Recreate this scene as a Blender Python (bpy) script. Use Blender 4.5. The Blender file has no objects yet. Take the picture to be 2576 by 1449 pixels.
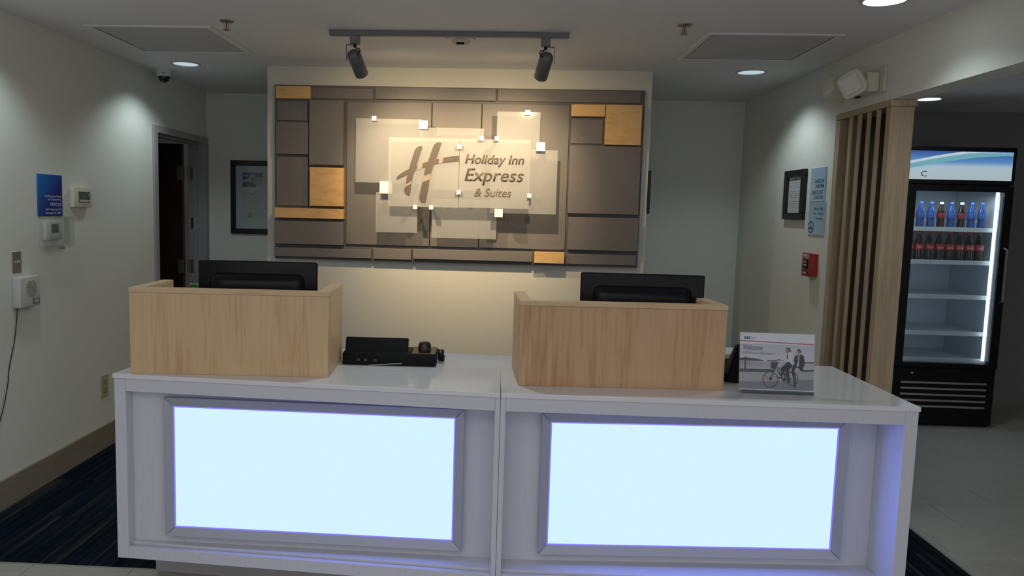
import bpy, bmesh, math, random
from math import sin, cos, pi, radians
from mathutils import Matrix, Vector, Euler
random.seed(7)
scene = bpy.context.scene
COL = scene.collection

# ------------------------------------------------------------------ camera
CAM = Vector((0.23335, -2.69162, 1.53399))
YAW, PITCH, ROLL, FPX = -0.047, 0.1009, 0.0238, 1934.07
cam_data = bpy.data.cameras.new('camera')
cam = bpy.data.objects.new('camera', cam_data)
COL.objects.link(cam)
cam_data.sensor_width = 36.0
cam_data.lens = FPX * 36.0 / 2576.0
cam_data.shift_x = (1288.0 - 1159.0) / 2576.0
cam_data.clip_start = 0.05
fwd = Vector((sin(YAW) * cos(PITCH), cos(YAW) * cos(PITCH), -sin(PITCH)))
rgt = Vector((cos(YAW), -sin(YAW), 0.0))
upv = rgt.cross(fwd)
r2 = rgt * cos(ROLL) + upv * sin(ROLL)
u2 = -rgt * sin(ROLL) + upv * cos(ROLL)
M = Matrix((r2, u2, -fwd)).transposed().to_4x4()
M.translation = CAM
cam.matrix_world = M
scene.camera = cam

# ------------------------------------------------------------------ colour management, world
scene.view_settings.view_transform = 'Standard'
scene.view_settings.look = 'None'
scene.view_settings.gamma = 1.0
scene.view_settings.exposure = 0.0
scene.view_settings.use_curve_mapping = False
scene.cycles.use_denoising = True
scene.cycles.max_bounces = 8
scene.cycles.transparent_max_bounces = 16
world = bpy.data.worlds.new('lobby_ambient')
scene.world = world
world.use_nodes = True
wb = world.node_tree.nodes['Background']
wb.inputs[0].default_value = (0.90, 0.91, 0.96, 1)
wb.inputs[1].default_value = 0.70


def spot(name, loc, target, power, color, size, blend, radius=0.03):
    d = bpy.data.lights.new(name, 'SPOT')
    d.energy = power; d.color = color; d.spot_size = radians(size); d.spot_blend = blend
    d.shadow_soft_size = radius
    o = bpy.data.objects.new(name, d)
    COL.objects.link(o)
    o.location = loc
    o.rotation_euler = (Vector(target) - Vector(loc)).to_track_quat('-Z', 'Y').to_euler()
    return o


def area(name, loc, power, color, sx, sy, rot=(0, 0, 0)):
    d = bpy.data.lights.new(name, 'AREA')
    d.shape = 'RECTANGLE'; d.size = sx; d.size_y = sy
    d.energy = power; d.color = color
    o = bpy.data.objects.new(name, d)
    COL.objects.link(o)
    o.location = loc; o.rotation_euler = rot
    return o


COOL = (0.80, 0.95, 1.0)
WARM = (1.0, 0.76, 0.46)
# recessed downlights over the reception; unseen mid-desk one added to brighten the counter
for (x, y, pw) in ((-1.829, 2.337, 15), (1.79, 2.33, 15), (1.80, 0.66, 9), (-1.83, 0.66, 15), (0.0, 0.60, 23), (0.0, -1.2, 6)):
    spot('downlight_lamp', (x, y, 2.425), (x, y, 0), pw, COOL, 132, 0.55, 0.05)
# track heads aimed at the sign
for nm, x, tx, tz in (('west', -0.505, -0.24, 1.77), ('east', 0.425, 0.24, 1.79)):
    spot('track_lamp_' + nm, (x, 1.475, 2.262), (tx, 2.3, tz - 0.06), 64, WARM, 78, 1.0, 0.018)
    spot('track_lamp_spill_' + nm, (x, 1.475, 2.262), (tx * 0.8 + x * 0.2, 2.3, 1.40), 17, WARM, 150, 0.9, 0.02)
# lobby ceiling lighting behind the viewer
area('lobby_ceiling_lamp', (-0.4, -2.4, 2.42), 16, (0.95, 0.97, 1.0), 3.4, 1.0)
# lamp of the lobby beyond the slatted screen
spot('lobby_lamp', (3.335, 2.6, 2.42), (3.335, 2.6, 0), 12, COOL, 140, 0.5, 0.06)

# ------------------------------------------------------------------ materials
MATS = {}


def nodes_of(m):
    m.use_nodes = True
    nt = m.node_tree
    return nt, nt.nodes, nt.links, nt.nodes['Principled BSDF']


def mat(name, color, rough=0.6, metal=0.0, var=0.0, scale=40.0, bump=0.0, spec=0.5, stretch=(1, 1, 1), trans=0.0):
    if name in MATS: return MATS[name]
    m = bpy.data.materials.new(name)
    nt, N, L, b = nodes_of(m)
    b.inputs['Base Color'].default_value = (*color, 1)
    b.inputs['Roughness'].default_value = rough
    b.inputs['Metallic'].default_value = metal
    b.inputs['Specular IOR Level'].default_value = spec
    b.inputs['Transmission Weight'].default_value = trans
    tc = N.new('ShaderNodeTexCoord'); mp = N.new('ShaderNodeMapping')
    mp.inputs['Scale'].default_value = stretch
    L.new(tc.outputs['Object'], mp.inputs['Vector'])
    nz = N.new('ShaderNodeTexNoise'); nz.inputs['Scale'].default_value = scale
    nz.inputs['Detail'].default_value = 4
    L.new(mp.outputs['Vector'], nz.inputs['Vector'])
    if var > 0:
        rp = N.new('ShaderNodeValToRGB')
        rp.color_ramp.elements[0].position = 0.3; rp.color_ramp.elements[1].position = 0.7
        rp.color_ramp.elements[0].color = (*[c * (1 - var) for c in color], 1)
        rp.color_ramp.elements[1].color = (*[min(1, c * (1 + var)) for c in color], 1)
        L.new(nz.outputs['Fac'], rp.inputs['Fac'])
        L.new(rp.outputs['Color'], b.inputs['Base Color'])
    if bump > 0:
        bp = N.new('ShaderNodeBump'); bp.inputs['Strength'].default_value = bump
        bp.inputs['Distance'].default_value = 0.002
        L.new(nz.outputs['Fac'], bp.inputs['Height']); L.new(bp.outputs['Normal'], b.inputs['Normal'])
    MATS[name] = m
    return m


def wood(name, c1, c2, c3, scale=(9, 9, 0.8), rough=0.42, seed=0.0):
    if name in MATS: return MATS[name]
    m = bpy.data.materials.new(name)
    nt, N, L, b = nodes_of(m)
    tc = N.new('ShaderNodeTexCoord'); mp = N.new('ShaderNodeMapping')
    mp.inputs['Scale'].default_value = scale; mp.inputs['Location'].default_value = (seed, seed * 1.7, seed * 0.3)
    L.new(tc.outputs['Object'], mp.inputs['Vector'])
    n1 = N.new('ShaderNodeTexNoise'); n1.inputs['Scale'].default_value = 1.6
    n1.inputs['Detail'].default_value = 3; n1.inputs['Distortion'].default_value = 0.9
    L.new(mp.outputs['Vector'], n1.inputs['Vector'])
    mp2 = N.new('ShaderNodeMapping'); mp2.inputs['Scale'].default_value = tuple(s * 5 for s in scale[:2]) + (scale[2] * 2.5,)
    L.new(tc.outputs['Object'], mp2.inputs['Vector'])
    n2 = N.new('ShaderNodeTexNoise'); n2.inputs['Scale'].default_value = 2.2; n2.inputs['Detail'].default_value = 5
    L.new(mp2.outputs['Vector'], n2.inputs['Vector'])
    wv = N.new('ShaderNodeMath'); wv.operation = 'MULTIPLY_ADD'; wv.inputs[1].default_value = 0.55
    mul = N.new('ShaderNodeMath'); mul.operation = 'MULTIPLY'; mul.inputs[1].default_value = 0.45
    L.new(n2.outputs['Fac'], mul.inputs[0])
    L.new(n1.outputs['Fac'], wv.inputs[0]); L.new(mul.outputs[0], wv.inputs[2])
    rp = N.new('ShaderNodeValToRGB')
    e = rp.color_ramp.elements
    e[0].position = 0.36; e[0].color = (*c1, 1)
    e[1].position = 0.64; e[1].color = (*c3, 1)
    k = e.new(0.5); k.color = (*c2, 1)
    L.new(wv.outputs[0], rp.inputs['Fac']); L.new(rp.outputs['Color'], b.inputs['Base Color'])
    b.inputs['Roughness'].default_value = rough
    b.inputs['Specular IOR Level'].default_value = 0.35
    MATS[name] = m
    return m


def emit(name, color, strength):
    if name in MATS: return MATS[name]
    m = bpy.data.materials.new(name)
    nt, N, L, b = nodes_of(m)
    b.inputs['Base Color'].default_value = (0, 0, 0, 1)
    b.inputs['Emission Color'].default_value = (*color, 1)
    b.inputs['Emission Strength'].default_value = strength
    b.inputs['Roughness'].default_value = 0.5
    b.inputs['Specular IOR Level'].default_value = 0.0
    MATS[name] = m
    return m


def clear(name, tint, alpha, rough=0.05):
    """thin clear sheet: mostly transparent with a gloss coat"""
    if name in MATS: return MATS[name]
    m = bpy.data.materials.new(name); m.use_nodes = True
    nt = m.node_tree; N, L = nt.nodes, nt.links; N.clear()
    out = N.new('ShaderNodeOutputMaterial'); tr = N.new('ShaderNodeBsdfTransparent'); tr.inputs[0].default_value = (*tint, 1)
    gl = N.new('ShaderNodeBsdfGlossy'); gl.inputs['Roughness'].default_value = rough
    lw_ = N.new('ShaderNodeLayerWeight'); lw_.inputs['Blend'].default_value = 0.15
    fr = N.new('ShaderNodeMath'); fr.operation = 'MULTIPLY_ADD'; fr.inputs[1].default_value = 0.35; fr.inputs[2].default_value = 0.02
    L.new(lw_.outputs['Facing'], fr.inputs[0])
    mx = N.new('ShaderNodeMixShader'); L.new(fr.outputs[0], mx.inputs[0]); L.new(tr.outputs[0], mx.inputs[1]); L.new(gl.outputs[0], mx.inputs[2])
    df = N.new('ShaderNodeBsdfDiffuse'); df.inputs[0].default_value = (0.8, 0.85, 0.85, 1)
    m2 = N.new('ShaderNodeMixShader'); m2.inputs[0].default_value = alpha
    L.new(mx.outputs[0], m2.inputs[1]); L.new(df.outputs[0], m2.inputs[2]); L.new(m2.outputs[0], out.inputs[0])
    MATS[name] = m
    return m


def frosted(name):
    m = bpy.data.materials.new(name); m.use_nodes = True
    nt = m.node_tree; N, L = nt.nodes, nt.links; N.clear()
    out = N.new('ShaderNodeOutputMaterial')
    tr = N.new('ShaderNodeBsdfTransparent')
    df = N.new('ShaderNodeBsdfDiffuse'); df.inputs[0].default_value = (0.62, 0.62, 0.60, 1)
    tl = N.new('ShaderNodeBsdfTranslucent'); tl.inputs[0].default_value = (0.62, 0.62, 0.60, 1)
    gl = N.new('ShaderNodeBsdfGlossy'); gl.inputs['Roughness'].default_value = 0.09
    a = N.new('ShaderNodeMixShader'); a.inputs[0].default_value = 0.35
    L.new(df.outputs[0], a.inputs[1]); L.new(tl.outputs[0], a.inputs[2])
    b = N.new('ShaderNodeMixShader'); b.inputs[0].default_value = 0.40
    L.new(tr.outputs[0], b.inputs[1]); L.new(a.outputs[0], b.inputs[2])
    c = N.new('ShaderNodeMixShader'); c.inputs[0].default_value = 0.02
    L.new(b.outputs[0], c.inputs[1]); L.new(gl.outputs[0], c.inputs[2])
    L.new(c.outputs[0], out.inputs[0])
    MATS[name] = m
    return m


def gradient(name, c1, c2, axis_rot, a, b_):
    """printed two-colour blend along a direction of the object's own coordinates"""
    m = bpy.data.materials.new(name)
    nt, N, L, b = nodes_of(m)
    tc = N.new('ShaderNodeTexCoord'); dp = N.new('ShaderNodeVectorMath'); dp.operation = 'DOT_PRODUCT'
    dp.inputs[1].default_value = axis_rot
    L.new(tc.outputs['Object'], dp.inputs[0])
    mr = N.new('ShaderNodeMapRange'); mr.inputs[1].default_value = a; mr.inputs[2].default_value = b_
    L.new(dp.outputs['Value'], mr.inputs[0])
    rp = N.new('ShaderNodeValToRGB')
    rp.color_ramp.elements[0].color = (*c1, 1); rp.color_ramp.elements[1].color = (*c2, 1)
    L.new(mr.outputs[0], rp.inputs[0]); L.new(rp.outputs[0], b.inputs['Base Color'])
    b.inputs['Roughness'].default_value = 0.35
    MATS[name] = m
    return m


WALL = mat('wall_paint', (0.78, 0.785, 0.715), 0.85, var=0.02, scale=90, bump=0.25, spec=0.2)
WALL2 = mat('accent_paint', (0.66, 0.64, 0.55), 0.85, var=0.02, scale=90, bump=0.2, spec=0.2)
CEIL = mat('ceiling_paint', (0.86, 0.85, 0.86), 0.9, var=0.015, scale=120, bump=0.15, spec=0.1)
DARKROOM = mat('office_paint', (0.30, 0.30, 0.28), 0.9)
DESKW = mat('white_laminate', (0.66, 0.66, 0.68), 0.45, var=0.03, scale=14, stretch=(14, 14, 0.5), spec=0.3)
TOPW = mat('white_counter', (0.80, 0.785, 0.785), 0.10, var=0.01, scale=20, spec=0.6)
MAPLE = wood('maple_front', (0.57, 0.35, 0.17), (0.68, 0.465, 0.25), (0.70, 0.50, 0.28), (10, 10, 0.9), 0.4, 1.3)
MAPLE2 = wood('maple_front_figured', (0.47, 0.265, 0.13), (0.60, 0.37, 0.20), (0.63, 0.405, 0.23), (7, 7, 0.8), 0.4, 5.1)
MAPLEH = wood('maple_edge', (0.62, 0.41, 0.23), (0.70, 0.48, 0.28), (0.72, 0.51, 0.31), (0.9, 9, 9), 0.4, 2.2)
SIGNWOOD = wood('birch_block', (0.62, 0.36, 0.13), (0.72, 0.44, 0.18), (0.74, 0.48, 0.21), (1.4, 9, 9), 0.45, 3.0)
SCREENW = wood('grey_oak', (0.40, 0.30, 0.19), (0.49, 0.38, 0.24), (0.56, 0.44, 0.29), (10, 10, 0.7), 0.6, 4.0)
GREY = mat('sign_grey', (0.178, 0.165, 0.155), 0.7, var=0.07, scale=160, spec=0.25, bump=0.2)
BACKB = mat('sign_backing', (0.12, 0.115, 0.115), 0.75)
FROST = frosted('frosted_acrylic')
WHITECUBE = mat('white_standoff', (0.85, 0.85, 0.84), 0.4)
LETTER = mat('bronze_letter', (0.085, 0.066, 0.052), 0.6)
METALG = mat('track_grey', (0.20, 0.20, 0.21), 0.5, metal=0.2)
METALD = mat('track_head_dark', (0.17, 0.175, 0.17), 0.45, metal=0.3)
BLACK = mat('black_plastic', (0.006, 0.006, 0.007), 0.28, spec=0.22)
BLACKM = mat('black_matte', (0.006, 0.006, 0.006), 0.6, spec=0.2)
CORDM = mat('cord_black', (0.02, 0.02, 0.02), 0.6)
WHITEP = mat('white_plastic', (0.62, 0.62, 0.58), 0.5)
CREAM = mat('cream_plastic', (0.72, 0.68, 0.55), 0.45)
STEEL = mat('brushed_steel', (0.42, 0.40, 0.38), 0.35, metal=0.9)
CHROME = mat('chrome', (0.7, 0.7, 0.7), 0.15, metal=1.0)
ALU = mat('light_frame_aluminium', (0.46, 0.47, 0.52), 0.42, metal=0.45)
SCREEN_G = mat('lcd_green', (0.10, 0.20, 0.10), 0.3)
DOORF = mat('door_frame_grey', (0.36, 0.355, 0.35), 0.5)
DOORM = mat('dark_mahogany', (0.020, 0.007, 0.006), 0.45, var=0.2, scale=6, stretch=(8, 8, 0.6))
BASEB = mat('baseboard_taupe', (0.27, 0.23, 0.175), 0.7, var=0.15, scale=60, stretch=(1, 0.25, 4))
TILE = mat('stone_tile', (0.46, 0.44, 0.39), 0.45, var=0.08, scale=9, stretch=(1, 4, 1))
GROUT = mat('tile_grout', (0.22, 0.21, 0.19), 0.9)
LENS = emit('downlight_lens', (0.50, 0.60, 0.66), 1.0)
LENS2 = emit('downlight_lens_near', (0.85, 0.97, 1.0), 6)
REFL = mat('downlight_reflector', (0.8, 0.82, 0.84), 0.25, metal=0.6)
PANEL_E = emit('led_panel_face', (0.66, 0.90, 3.2), 1.0)
EDGE_E = emit('led_panel_edge', (0.26, 0.22, 0.88), 1.0)
SHEET = clear('clear_acrylic', (0.98, 0.99, 0.99), 0.02)
GUARD = clear('clear_guard', (0.98, 0.99, 0.985), 0.02, 0.1)
WHITE = mat('print_white', (0.80, 0.80, 0.82), 0.5)
PWHITE = mat('text_white', (0.62, 0.68, 0.80), 0.5)
NAVY = mat('text_navy', (0.02, 0.045, 0.17), 0.5)
INK = mat('text_grey', (0.16, 0.14, 0.16), 0.5)


def carpet_mat():
    m = bpy.data.materials.new('striped_carpet')
    nt, N, L, b = nodes_of(m)
    tc = N.new('ShaderNodeTexCoord'); oi = N.new('ShaderNodeObjectInfo')
    sc = N.new('ShaderNodeVectorMath'); sc.operation = 'SCALE'; sc.inputs['Scale'].default_value = 37.0
    cb = N.new('ShaderNodeCombineXYZ'); L.new(oi.outputs['Random'], cb.inputs[0]); L.new(oi.outputs['Random'], cb.inputs[1])
    L.new(cb.outputs[0], sc.inputs[0])
    ad = N.new('ShaderNodeVectorMath'); ad.operation = 'ADD'
    L.new(tc.outputs['Object'], ad.inputs[0]); L.new(sc.outputs[0], ad.inputs[1])
    mp = N.new('ShaderNodeMapping'); mp.inputs['Scale'].default_value = (42, 0.7, 1)
    L.new(ad.outputs[0], mp.inputs[0])
    nz = N.new('ShaderNodeTexNoise'); nz.inputs['Scale'].default_value = 1.0; nz.inputs['Detail'].default_value = 5
    L.new(mp.outputs[0], nz.inputs[0])
    rp = N.new('ShaderNodeValToRGB'); e = rp.color_ramp.elements
    e[0].position = 0.38; e[0].color = (0.004, 0.007, 0.014, 1)
    e[1].position = 0.80; e[1].color = (0.070, 0.076, 0.070, 1)
    k = e.new(0.52); k.color = (0.007, 0.012, 0.026, 1)
    k = e.new(0.62); k.color = (0.018, 0.021, 0.024, 1)
    n2 = N.new('ShaderNodeTexNoise'); n2.inputs['Scale'].default_value = 260
    L.new(tc.outputs['Object'], n2.inputs[0])
    ma = N.new('ShaderNodeMath'); ma.operation = 'MULTIPLY_ADD'; ma.inputs[1].default_value = 0.14; 
    L.new(n2.outputs['Fac'], ma.inputs[0]); L.new(nz.outputs['Fac'], ma.inputs[2])
    mp3 = N.new('ShaderNodeMapping'); mp3.inputs['Scale'].default_value = (5, 1.3, 1)
    L.new(ad.outputs[0], mp3.inputs[0])
    n3 = N.new('ShaderNodeTexNoise'); n3.inputs['Scale'].default_value = 1.0; n3.inputs['Detail'].default_value = 1
    L.new(mp3.outputs[0], n3.inputs[0])
    m3 = N.new('ShaderNodeMath'); m3.operation = 'MULTIPLY_ADD'; m3.inputs[1].default_value = 0.30
    L.new(n3.outputs['Fac'], m3.inputs[0]); L.new(ma.outputs[0], m3.inputs[2])
    sb = N.new('ShaderNodeMath'); sb.operation = 'SUBTRACT'; sb.inputs[1].default_value = 0.22
    L.new(m3.outputs[0], sb.inputs[0])
    L.new(sb.outputs[0], rp.inputs[0]); L.new(rp.outputs[0], b.inputs['Base Color'])
    b.inputs['Roughness'].default_value = 0.95; b.inputs['Specular IOR Level'].default_value = 0.05
    return m


CARPET = carpet_mat()

# ------------------------------------------------------------------ mesh helpers


class MB:
    def __init__(s):
        s.bm = bmesh.new()

    def box(s, x0, x1, y0, y1, z0, z1, bev=0.0, mtx=None, seg=1):
        vs = [s.bm.verts.new(v) for v in ((x0, y0, z0), (x1, y0, z0), (x1, y1, z0), (x0, y1, z0), (x0, y0, z1), (x1, y0, z1), (x1, y1, z1), (x0, y1, z1))]
        fs = [s.bm.faces.new([vs[i] for i in f]) for f in ((0, 3, 2, 1), (4, 5, 6, 7), (0, 1, 5, 4), (1, 2, 6, 5), (2, 3, 7, 6), (3, 0, 4, 7))]
        if bev > 0:
            es = list({e for f in fs for e in f.edges})
            r = bmesh.ops.bevel(s.bm, geom=es, offset=bev, segments=seg, affect='EDGES', profile=0.5)
            vs = list({v for f in r['faces'] for v in f.verts} | {v for v in vs if v.is_valid})
        if mtx is not None: bmesh.ops.transform(s.bm, matrix=mtx, verts=[v for v in vs if v.is_valid])
        return s

    def prism(s, pts, z0, z1):
        """polygon in local xy extruded along z"""
        a = sum(pts[i][0] * pts[(i + 1) % len(pts)][1] - pts[(i + 1) % len(pts)][0] * pts[i][1] for i in range(len(pts)))
        if a < 0: pts = pts[::-1]
        lo = [s.bm.verts.new((x, y, z0)) for x, y in pts]; hi = [s.bm.verts.new((x, y, z1)) for x, y in pts]
        s.bm.faces.new(lo[::-1]); s.bm.faces.new(hi)
        n = len(pts)
        for i in range(n): s.bm.faces.new((lo[i], lo[(i + 1) % n], hi[(i + 1) % n], hi[i]))
        return s

    def lathe(s, prof, seg=32, mtx=None, cap=True):
        """profile of (r, z) turned about local z"""
        rings = []
        for r, z in prof:
            rings.append([s.bm.verts.new((r * cos(2 * pi * k / seg), r * sin(2 * pi * k / seg), z)) for k in range(seg)])
        for a, b in zip(rings, rings[1:]):
            for k in range(seg): s.bm.faces.new((a[k], a[(k + 1) % seg], b[(k + 1) % seg], b[k]))
        if cap:
            s.bm.faces.new(rings[0][::-1]); s.bm.faces.new(rings[-1])
        if mtx is not None: bmesh.ops.transform(s.bm, matrix=mtx, verts=[v for r in rings for v in r])
        return s

    def tube(s, pts, r, seg=8):
        pts = [Vector(p) for p in pts]
        rings = []; n0 = None
        for i, p in enumerate(pts):
            t = (pts[min(i + 1, len(pts) - 1)] - pts[max(i - 1, 0)]).normalized()
            if n0 is None:
                n0 = t.orthogonal().normalized()
            else:
                n0 = (n0 - t * n0.dot(t)).normalized()
            b = t.cross(n0)
            rings.append([s.bm.verts.new(p + (n0 * cos(2 * pi * k / seg) + b * sin(2 * pi * k / seg)) * r) for k in range(seg)])
        for a, b in zip(rings, rings[1:]):
            for k in range(seg): s.bm.faces.new((a[k], a[(k + 1) % seg], b[(k + 1) % seg], b[k]))
        s.bm.faces.new(rings[0][::-1]); s.bm.faces.new(rings[-1])
        return s

    def mesh(s, name, m, smooth=False):
        bmesh.ops.recalc_face_normals(s.bm, faces=s.bm.faces)
        me = bpy.data.meshes.new(name)
        s.bm.to_mesh(me); s.bm.free()
        me.materials.append(m)
        if smooth:
            for p in me.polygons: p.use_smooth = True
            try: me.set_sharp_from_angle(angle=radians(40))
            except Exception: pass
        return me

    def build(s, name, m, parent=None, smooth=False, loc=None, rot=None):
        o = bpy.data.objects.new(name, s.mesh(name, m, smooth))
        COL.objects.link(o)
        if parent is not None: o.parent = parent
        if loc is not None: o.location = loc
        if rot is not None: o.rotation_euler = rot
        return o


def link_copy(me, name, parent=None, loc=(0, 0, 0), rot=None):
    o = bpy.data.objects.new(name, me); COL.objects.link(o)
    if parent is not None: o.parent = parent
    o.location = loc
    if rot is not None: o.rotation_euler = rot
    return o


def tag(o, label=None, cat=None, group=None, kind=None):
    if label: o['label'] = label
    if cat: o['category'] = cat
    if group: o['group'] = group
    if kind: o['kind'] = kind
    return o


def empty(name, loc=(0, 0, 0), rz=0.0, label=None, cat=None, group=None, kind=None, basis=None):
    o = bpy.data.objects.new(name, None); o.empty_display_size = 0.05
    COL.objects.link(o)
    if basis is not None:
        mm = Matrix(basis).transposed().to_4x4(); mm.translation = loc
        o.matrix_world = mm
    else:
        o.location = loc; o.rotation_euler = (0, 0, rz)
    return tag(o, label, cat, group, kind)


def copy_tree(o, parent=None):
    c = o.copy(); COL.objects.link(c)
    if parent is not None: c.parent = parent
    for ch in list(o.children): copy_tree(ch, c)
    return c


LEFT = ((0, 1, 0), (0, 0, 1), (1, 0, 0))      # wall facing +X
RIGHT = ((0, -1, 0), (0, 0, 1), (-1, 0, 0))   # wall facing -X
BACK = ((1, 0, 0), (0, 0, 1), (0, -1, 0))     # wall facing -Y
DOWN = ((1, 0, 0), (0, -1, 0), (0, 0, -1))    # ceiling, local z points down


def text(name, body, m, parent, x0, x1, y0, y1, z, shear=0.0, depth=0.0006, align_cap=True, spacing=1.0, bold=0.0, rot=None):
    """lettering fitted to a box of its parent's local xy plane"""
    cu = bpy.data.curves.new(name, 'FONT')
    cu.body = body; cu.shear = shear; cu.size = 1.0; cu.space_character = spacing
    cu.offset = bold; cu.resolution_u = 3
    t = bpy.data.objects.new('tmp', cu); COL.objects.link(t)
    bpy.context.view_layer.update()
    dg = bpy.context.evaluated_depsgraph_get()
    me = bpy.data.meshes.new_from_object(t.evaluated_get(dg))
    bpy.data.objects.remove(t)
    xs = [v.co.x for v in me.vertices]; ys = [v.co.y for v in me.vertices]
    ax, bx, ay, by = min(xs), max(xs), min(ys), max(ys)
    sx = (x1 - x0) / (bx - ax); sy = (y1 - y0) / (by - ay)
    for v in me.vertices:
        v.co = ((v.co.x - ax) * sx + x0, (v.co.y - ay) * sy + y0, z)
    me.materials.clear(); me.materials.append(m)
    o = bpy.data.objects.new(name, me); COL.objects.link(o)
    if parent is not None: o.parent = parent
    sm = o.modifiers.new('thickness', 'SOLIDIFY'); sm.thickness = depth; sm.offset = 1.0
    return o


def flat(name, pts, m, parent, z, depth=0.0005):
    return MB().prism(list(pts), z, z + depth).build(name, m, parent)


def structure(o): return tag(o, kind='structure')


# ------------------------------------------------------------------ room shell
XL, XR, YB, ZC = -2.1894, 2.1625, 3.6307, 2.44
DY0, DY1, DZ = 2.68, 3.555, 2.026      # door opening
f = MB().box(-2.35, 6.3, -5.2, 4.6, -0.12, -0.012).build('floor', GROUT); structure(f)
# carpet planks (parts of the floor)
pw, pl = 0.25, 0.98
nx = int(math.ceil((2.333 - XL) / pw))
plank = {}
def plank_mesh(w, l):
    k = (round(w, 3), round(l, 3))
    if k not in plank:
        plank[k] = MB().box(0.0008, w - 0.0008, 0.0008, l - 0.0008, -0.012, 0.0).mesh('carpet_plank', CARPET)
    return plank[k]
for i in range(nx):
    x = XL + i * pw
    w = min(pw, 2.333 - x)
    off = (i % 2) * pl * 0.5
    ys = [0.345] + [y for y in [0.345 + off + k * pl for k in range(0, 5)] if 0.345 < y < YB] + [YB]
    for a, b in zip(ys, ys[1:]):
        if b - a > 0.02: link_copy(plank_mesh(w, b - a), 'carpet_plank', f, (x, a, 0))
# stone tiles
tm = {}
def tile_at(x0, x1, y0, y1):
    k = (round(x1 - x0, 3), round(y1 - y0, 3))
    if k not in tm: tm[k] = MB().box(0.0012, k[0] - 0.0012, 0.0012, k[1] - 0.0012, -0.012, 0.0, bev=0.0008).mesh('floor_tile', TILE)
    link_copy(tm[k], 'floor_tile', f, (x0, y0, 0))
yy = 0.340
while yy > -1.0:
    for k in range(11):
        tile_at(-2.12 + k * 0.43 + 0.0, -2.12 + (k + 1) * 0.43, yy - 0.305, yy)
    yy -= 0.305
yy = -0.66
while yy < 4.4:
    for k in range(6): tile_at(2.62 + (k - 0.4 * (round(yy / 0.306) % 2)) * 0.6, 2.62 + (k + 1 - 0.4 * (round(yy / 0.306) % 2)) * 0.6, yy, yy + 0.306)
    if yy > 0.3:
        r = 0.4 * (round(yy / 0.306) % 2)
        tile_at(2.352, 2.62 - r * 0.6, yy, yy + 0.306)
    yy += 0.306
t = MB().box(2.334, 2.351, 0.345, 4.4, -0.012, 0.003, bev=0.001).build('trim_1', mat('edge_strip', (0.36, 0.34, 0.30), 0.4, metal=0.3)); structure(t)
t = MB().box(XL, 2.334, 0.335, 0.345, -0.012, 0.002, bev=0.001).build('trim_2', MATS['edge_strip']); structure(t)

c = MB().box(-3.6, 6.3, -3.1, 4.6, ZC, ZC + 0.12).build('ceiling', CEIL); structure(c)

w = MB()
w.box(XL - 0.12, XL, -3.1, DY0 - 0.03, -0.12, ZC)
w.box(XL - 0.12, XL, DY0 - 0.03, DY1 + 0.03, DZ + 0.03, ZC)
w.box(XL - 0.12, XL, DY1 + 0.03, YB + 0.12, -0.12, ZC)
structure(w.build('wall_left', WALL))
structure(MB().box(XL, XR + 0.12, YB, YB + 0.12, -0.12, ZC).build('wall_back', WALL))
w = MB()
w.box(XR, XR + 0.13, 1.92, YB, -0.12, ZC)
w.box(XR, XR + 0.13, -3.1, 1.92, 2.132, ZC)
structure(w.build('wall_right', WALL))
structure(MB().box(-1.2935, 1.1835, 2.345, 2.50, -0.012, ZC, bev=0.004).build('wall_accent', WALL2))
# lobby beyond the screen
structure(MB().box(XR + 0.13, 6.3, 3.95, 4.07, -0.12, ZC).build('wall_lobby', mat('lobby_paint', (0.22, 0.22, 0.21), 0.8)))
structure(MB().box(6.2, 6.3, -3.1, 4.07, -0.12, ZC).build('wall_lobby_side', MATS['lobby_paint']))
# office behind the door
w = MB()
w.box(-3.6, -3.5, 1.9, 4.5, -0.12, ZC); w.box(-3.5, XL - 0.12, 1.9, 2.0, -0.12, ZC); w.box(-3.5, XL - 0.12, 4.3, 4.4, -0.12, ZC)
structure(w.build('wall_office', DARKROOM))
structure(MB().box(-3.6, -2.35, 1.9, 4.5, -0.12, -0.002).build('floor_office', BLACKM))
# baseboard
structure(MB().box(XL, XL + 0.014, -3.0, DY0 - 0.07, 0, 0.150, bev=0.003).build('baseboard_left', BASEB))
structure(MB().box(XL + 0.014, -1.2935, YB - 0.014, YB, 0, 0.150, bev=0.003).build('baseboard_back', BASEB))
structure(MB().box(XR - 0.014, XR, 1.93, YB - 0.014, 0, 0.150, bev=0.003).build('baseboard_right', BASEB))
structure(MB().box(-1.29, 1.18, 2.331, 2.345, 0, 0.150, bev=0.003).build('baseboard_accent', BASEB))

# door in the left wall
d = empty('door_1', (XL, DY0, 0), 0, 'dark mahogany door standing open inside a grey steel frame in the left wall', 'door', kind='structure')
fr = MB()
fr.box(-0.13, 0.016, -0.062, 0.0, 0.0, DZ + 0.05, bev=0.003)
fr.box(-0.13, 0.016, DY1 - DY0, DY1 - DY0 + 0.062, 0.0, DZ + 0.05, bev=0.003)
fr.box(-0.13, 0.016, 0.0, DY1 - DY0, DZ, DZ + 0.05, bev=0.003)
fr.box(-0.085, -0.045, DY1 - DY0 - 0.016, DY1 - DY0, 0.0, DZ)
fr.box(-0.085, -0.045, 0, 0.016, 0.0, DZ)
fr.box(-0.085, -0.045, 0.016, DY1 - DY0 - 0.016, DZ - 0.016, DZ)
fr.build('door_frame', DOORF, d)
slab = MB().box(-1.03, -0.15, DY1 - DY0 - 0.075, DY1 - DY0 - 0.032, 0.008, DZ - 0.012, bev=0.002).build('door_slab', DOORM, d)
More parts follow.
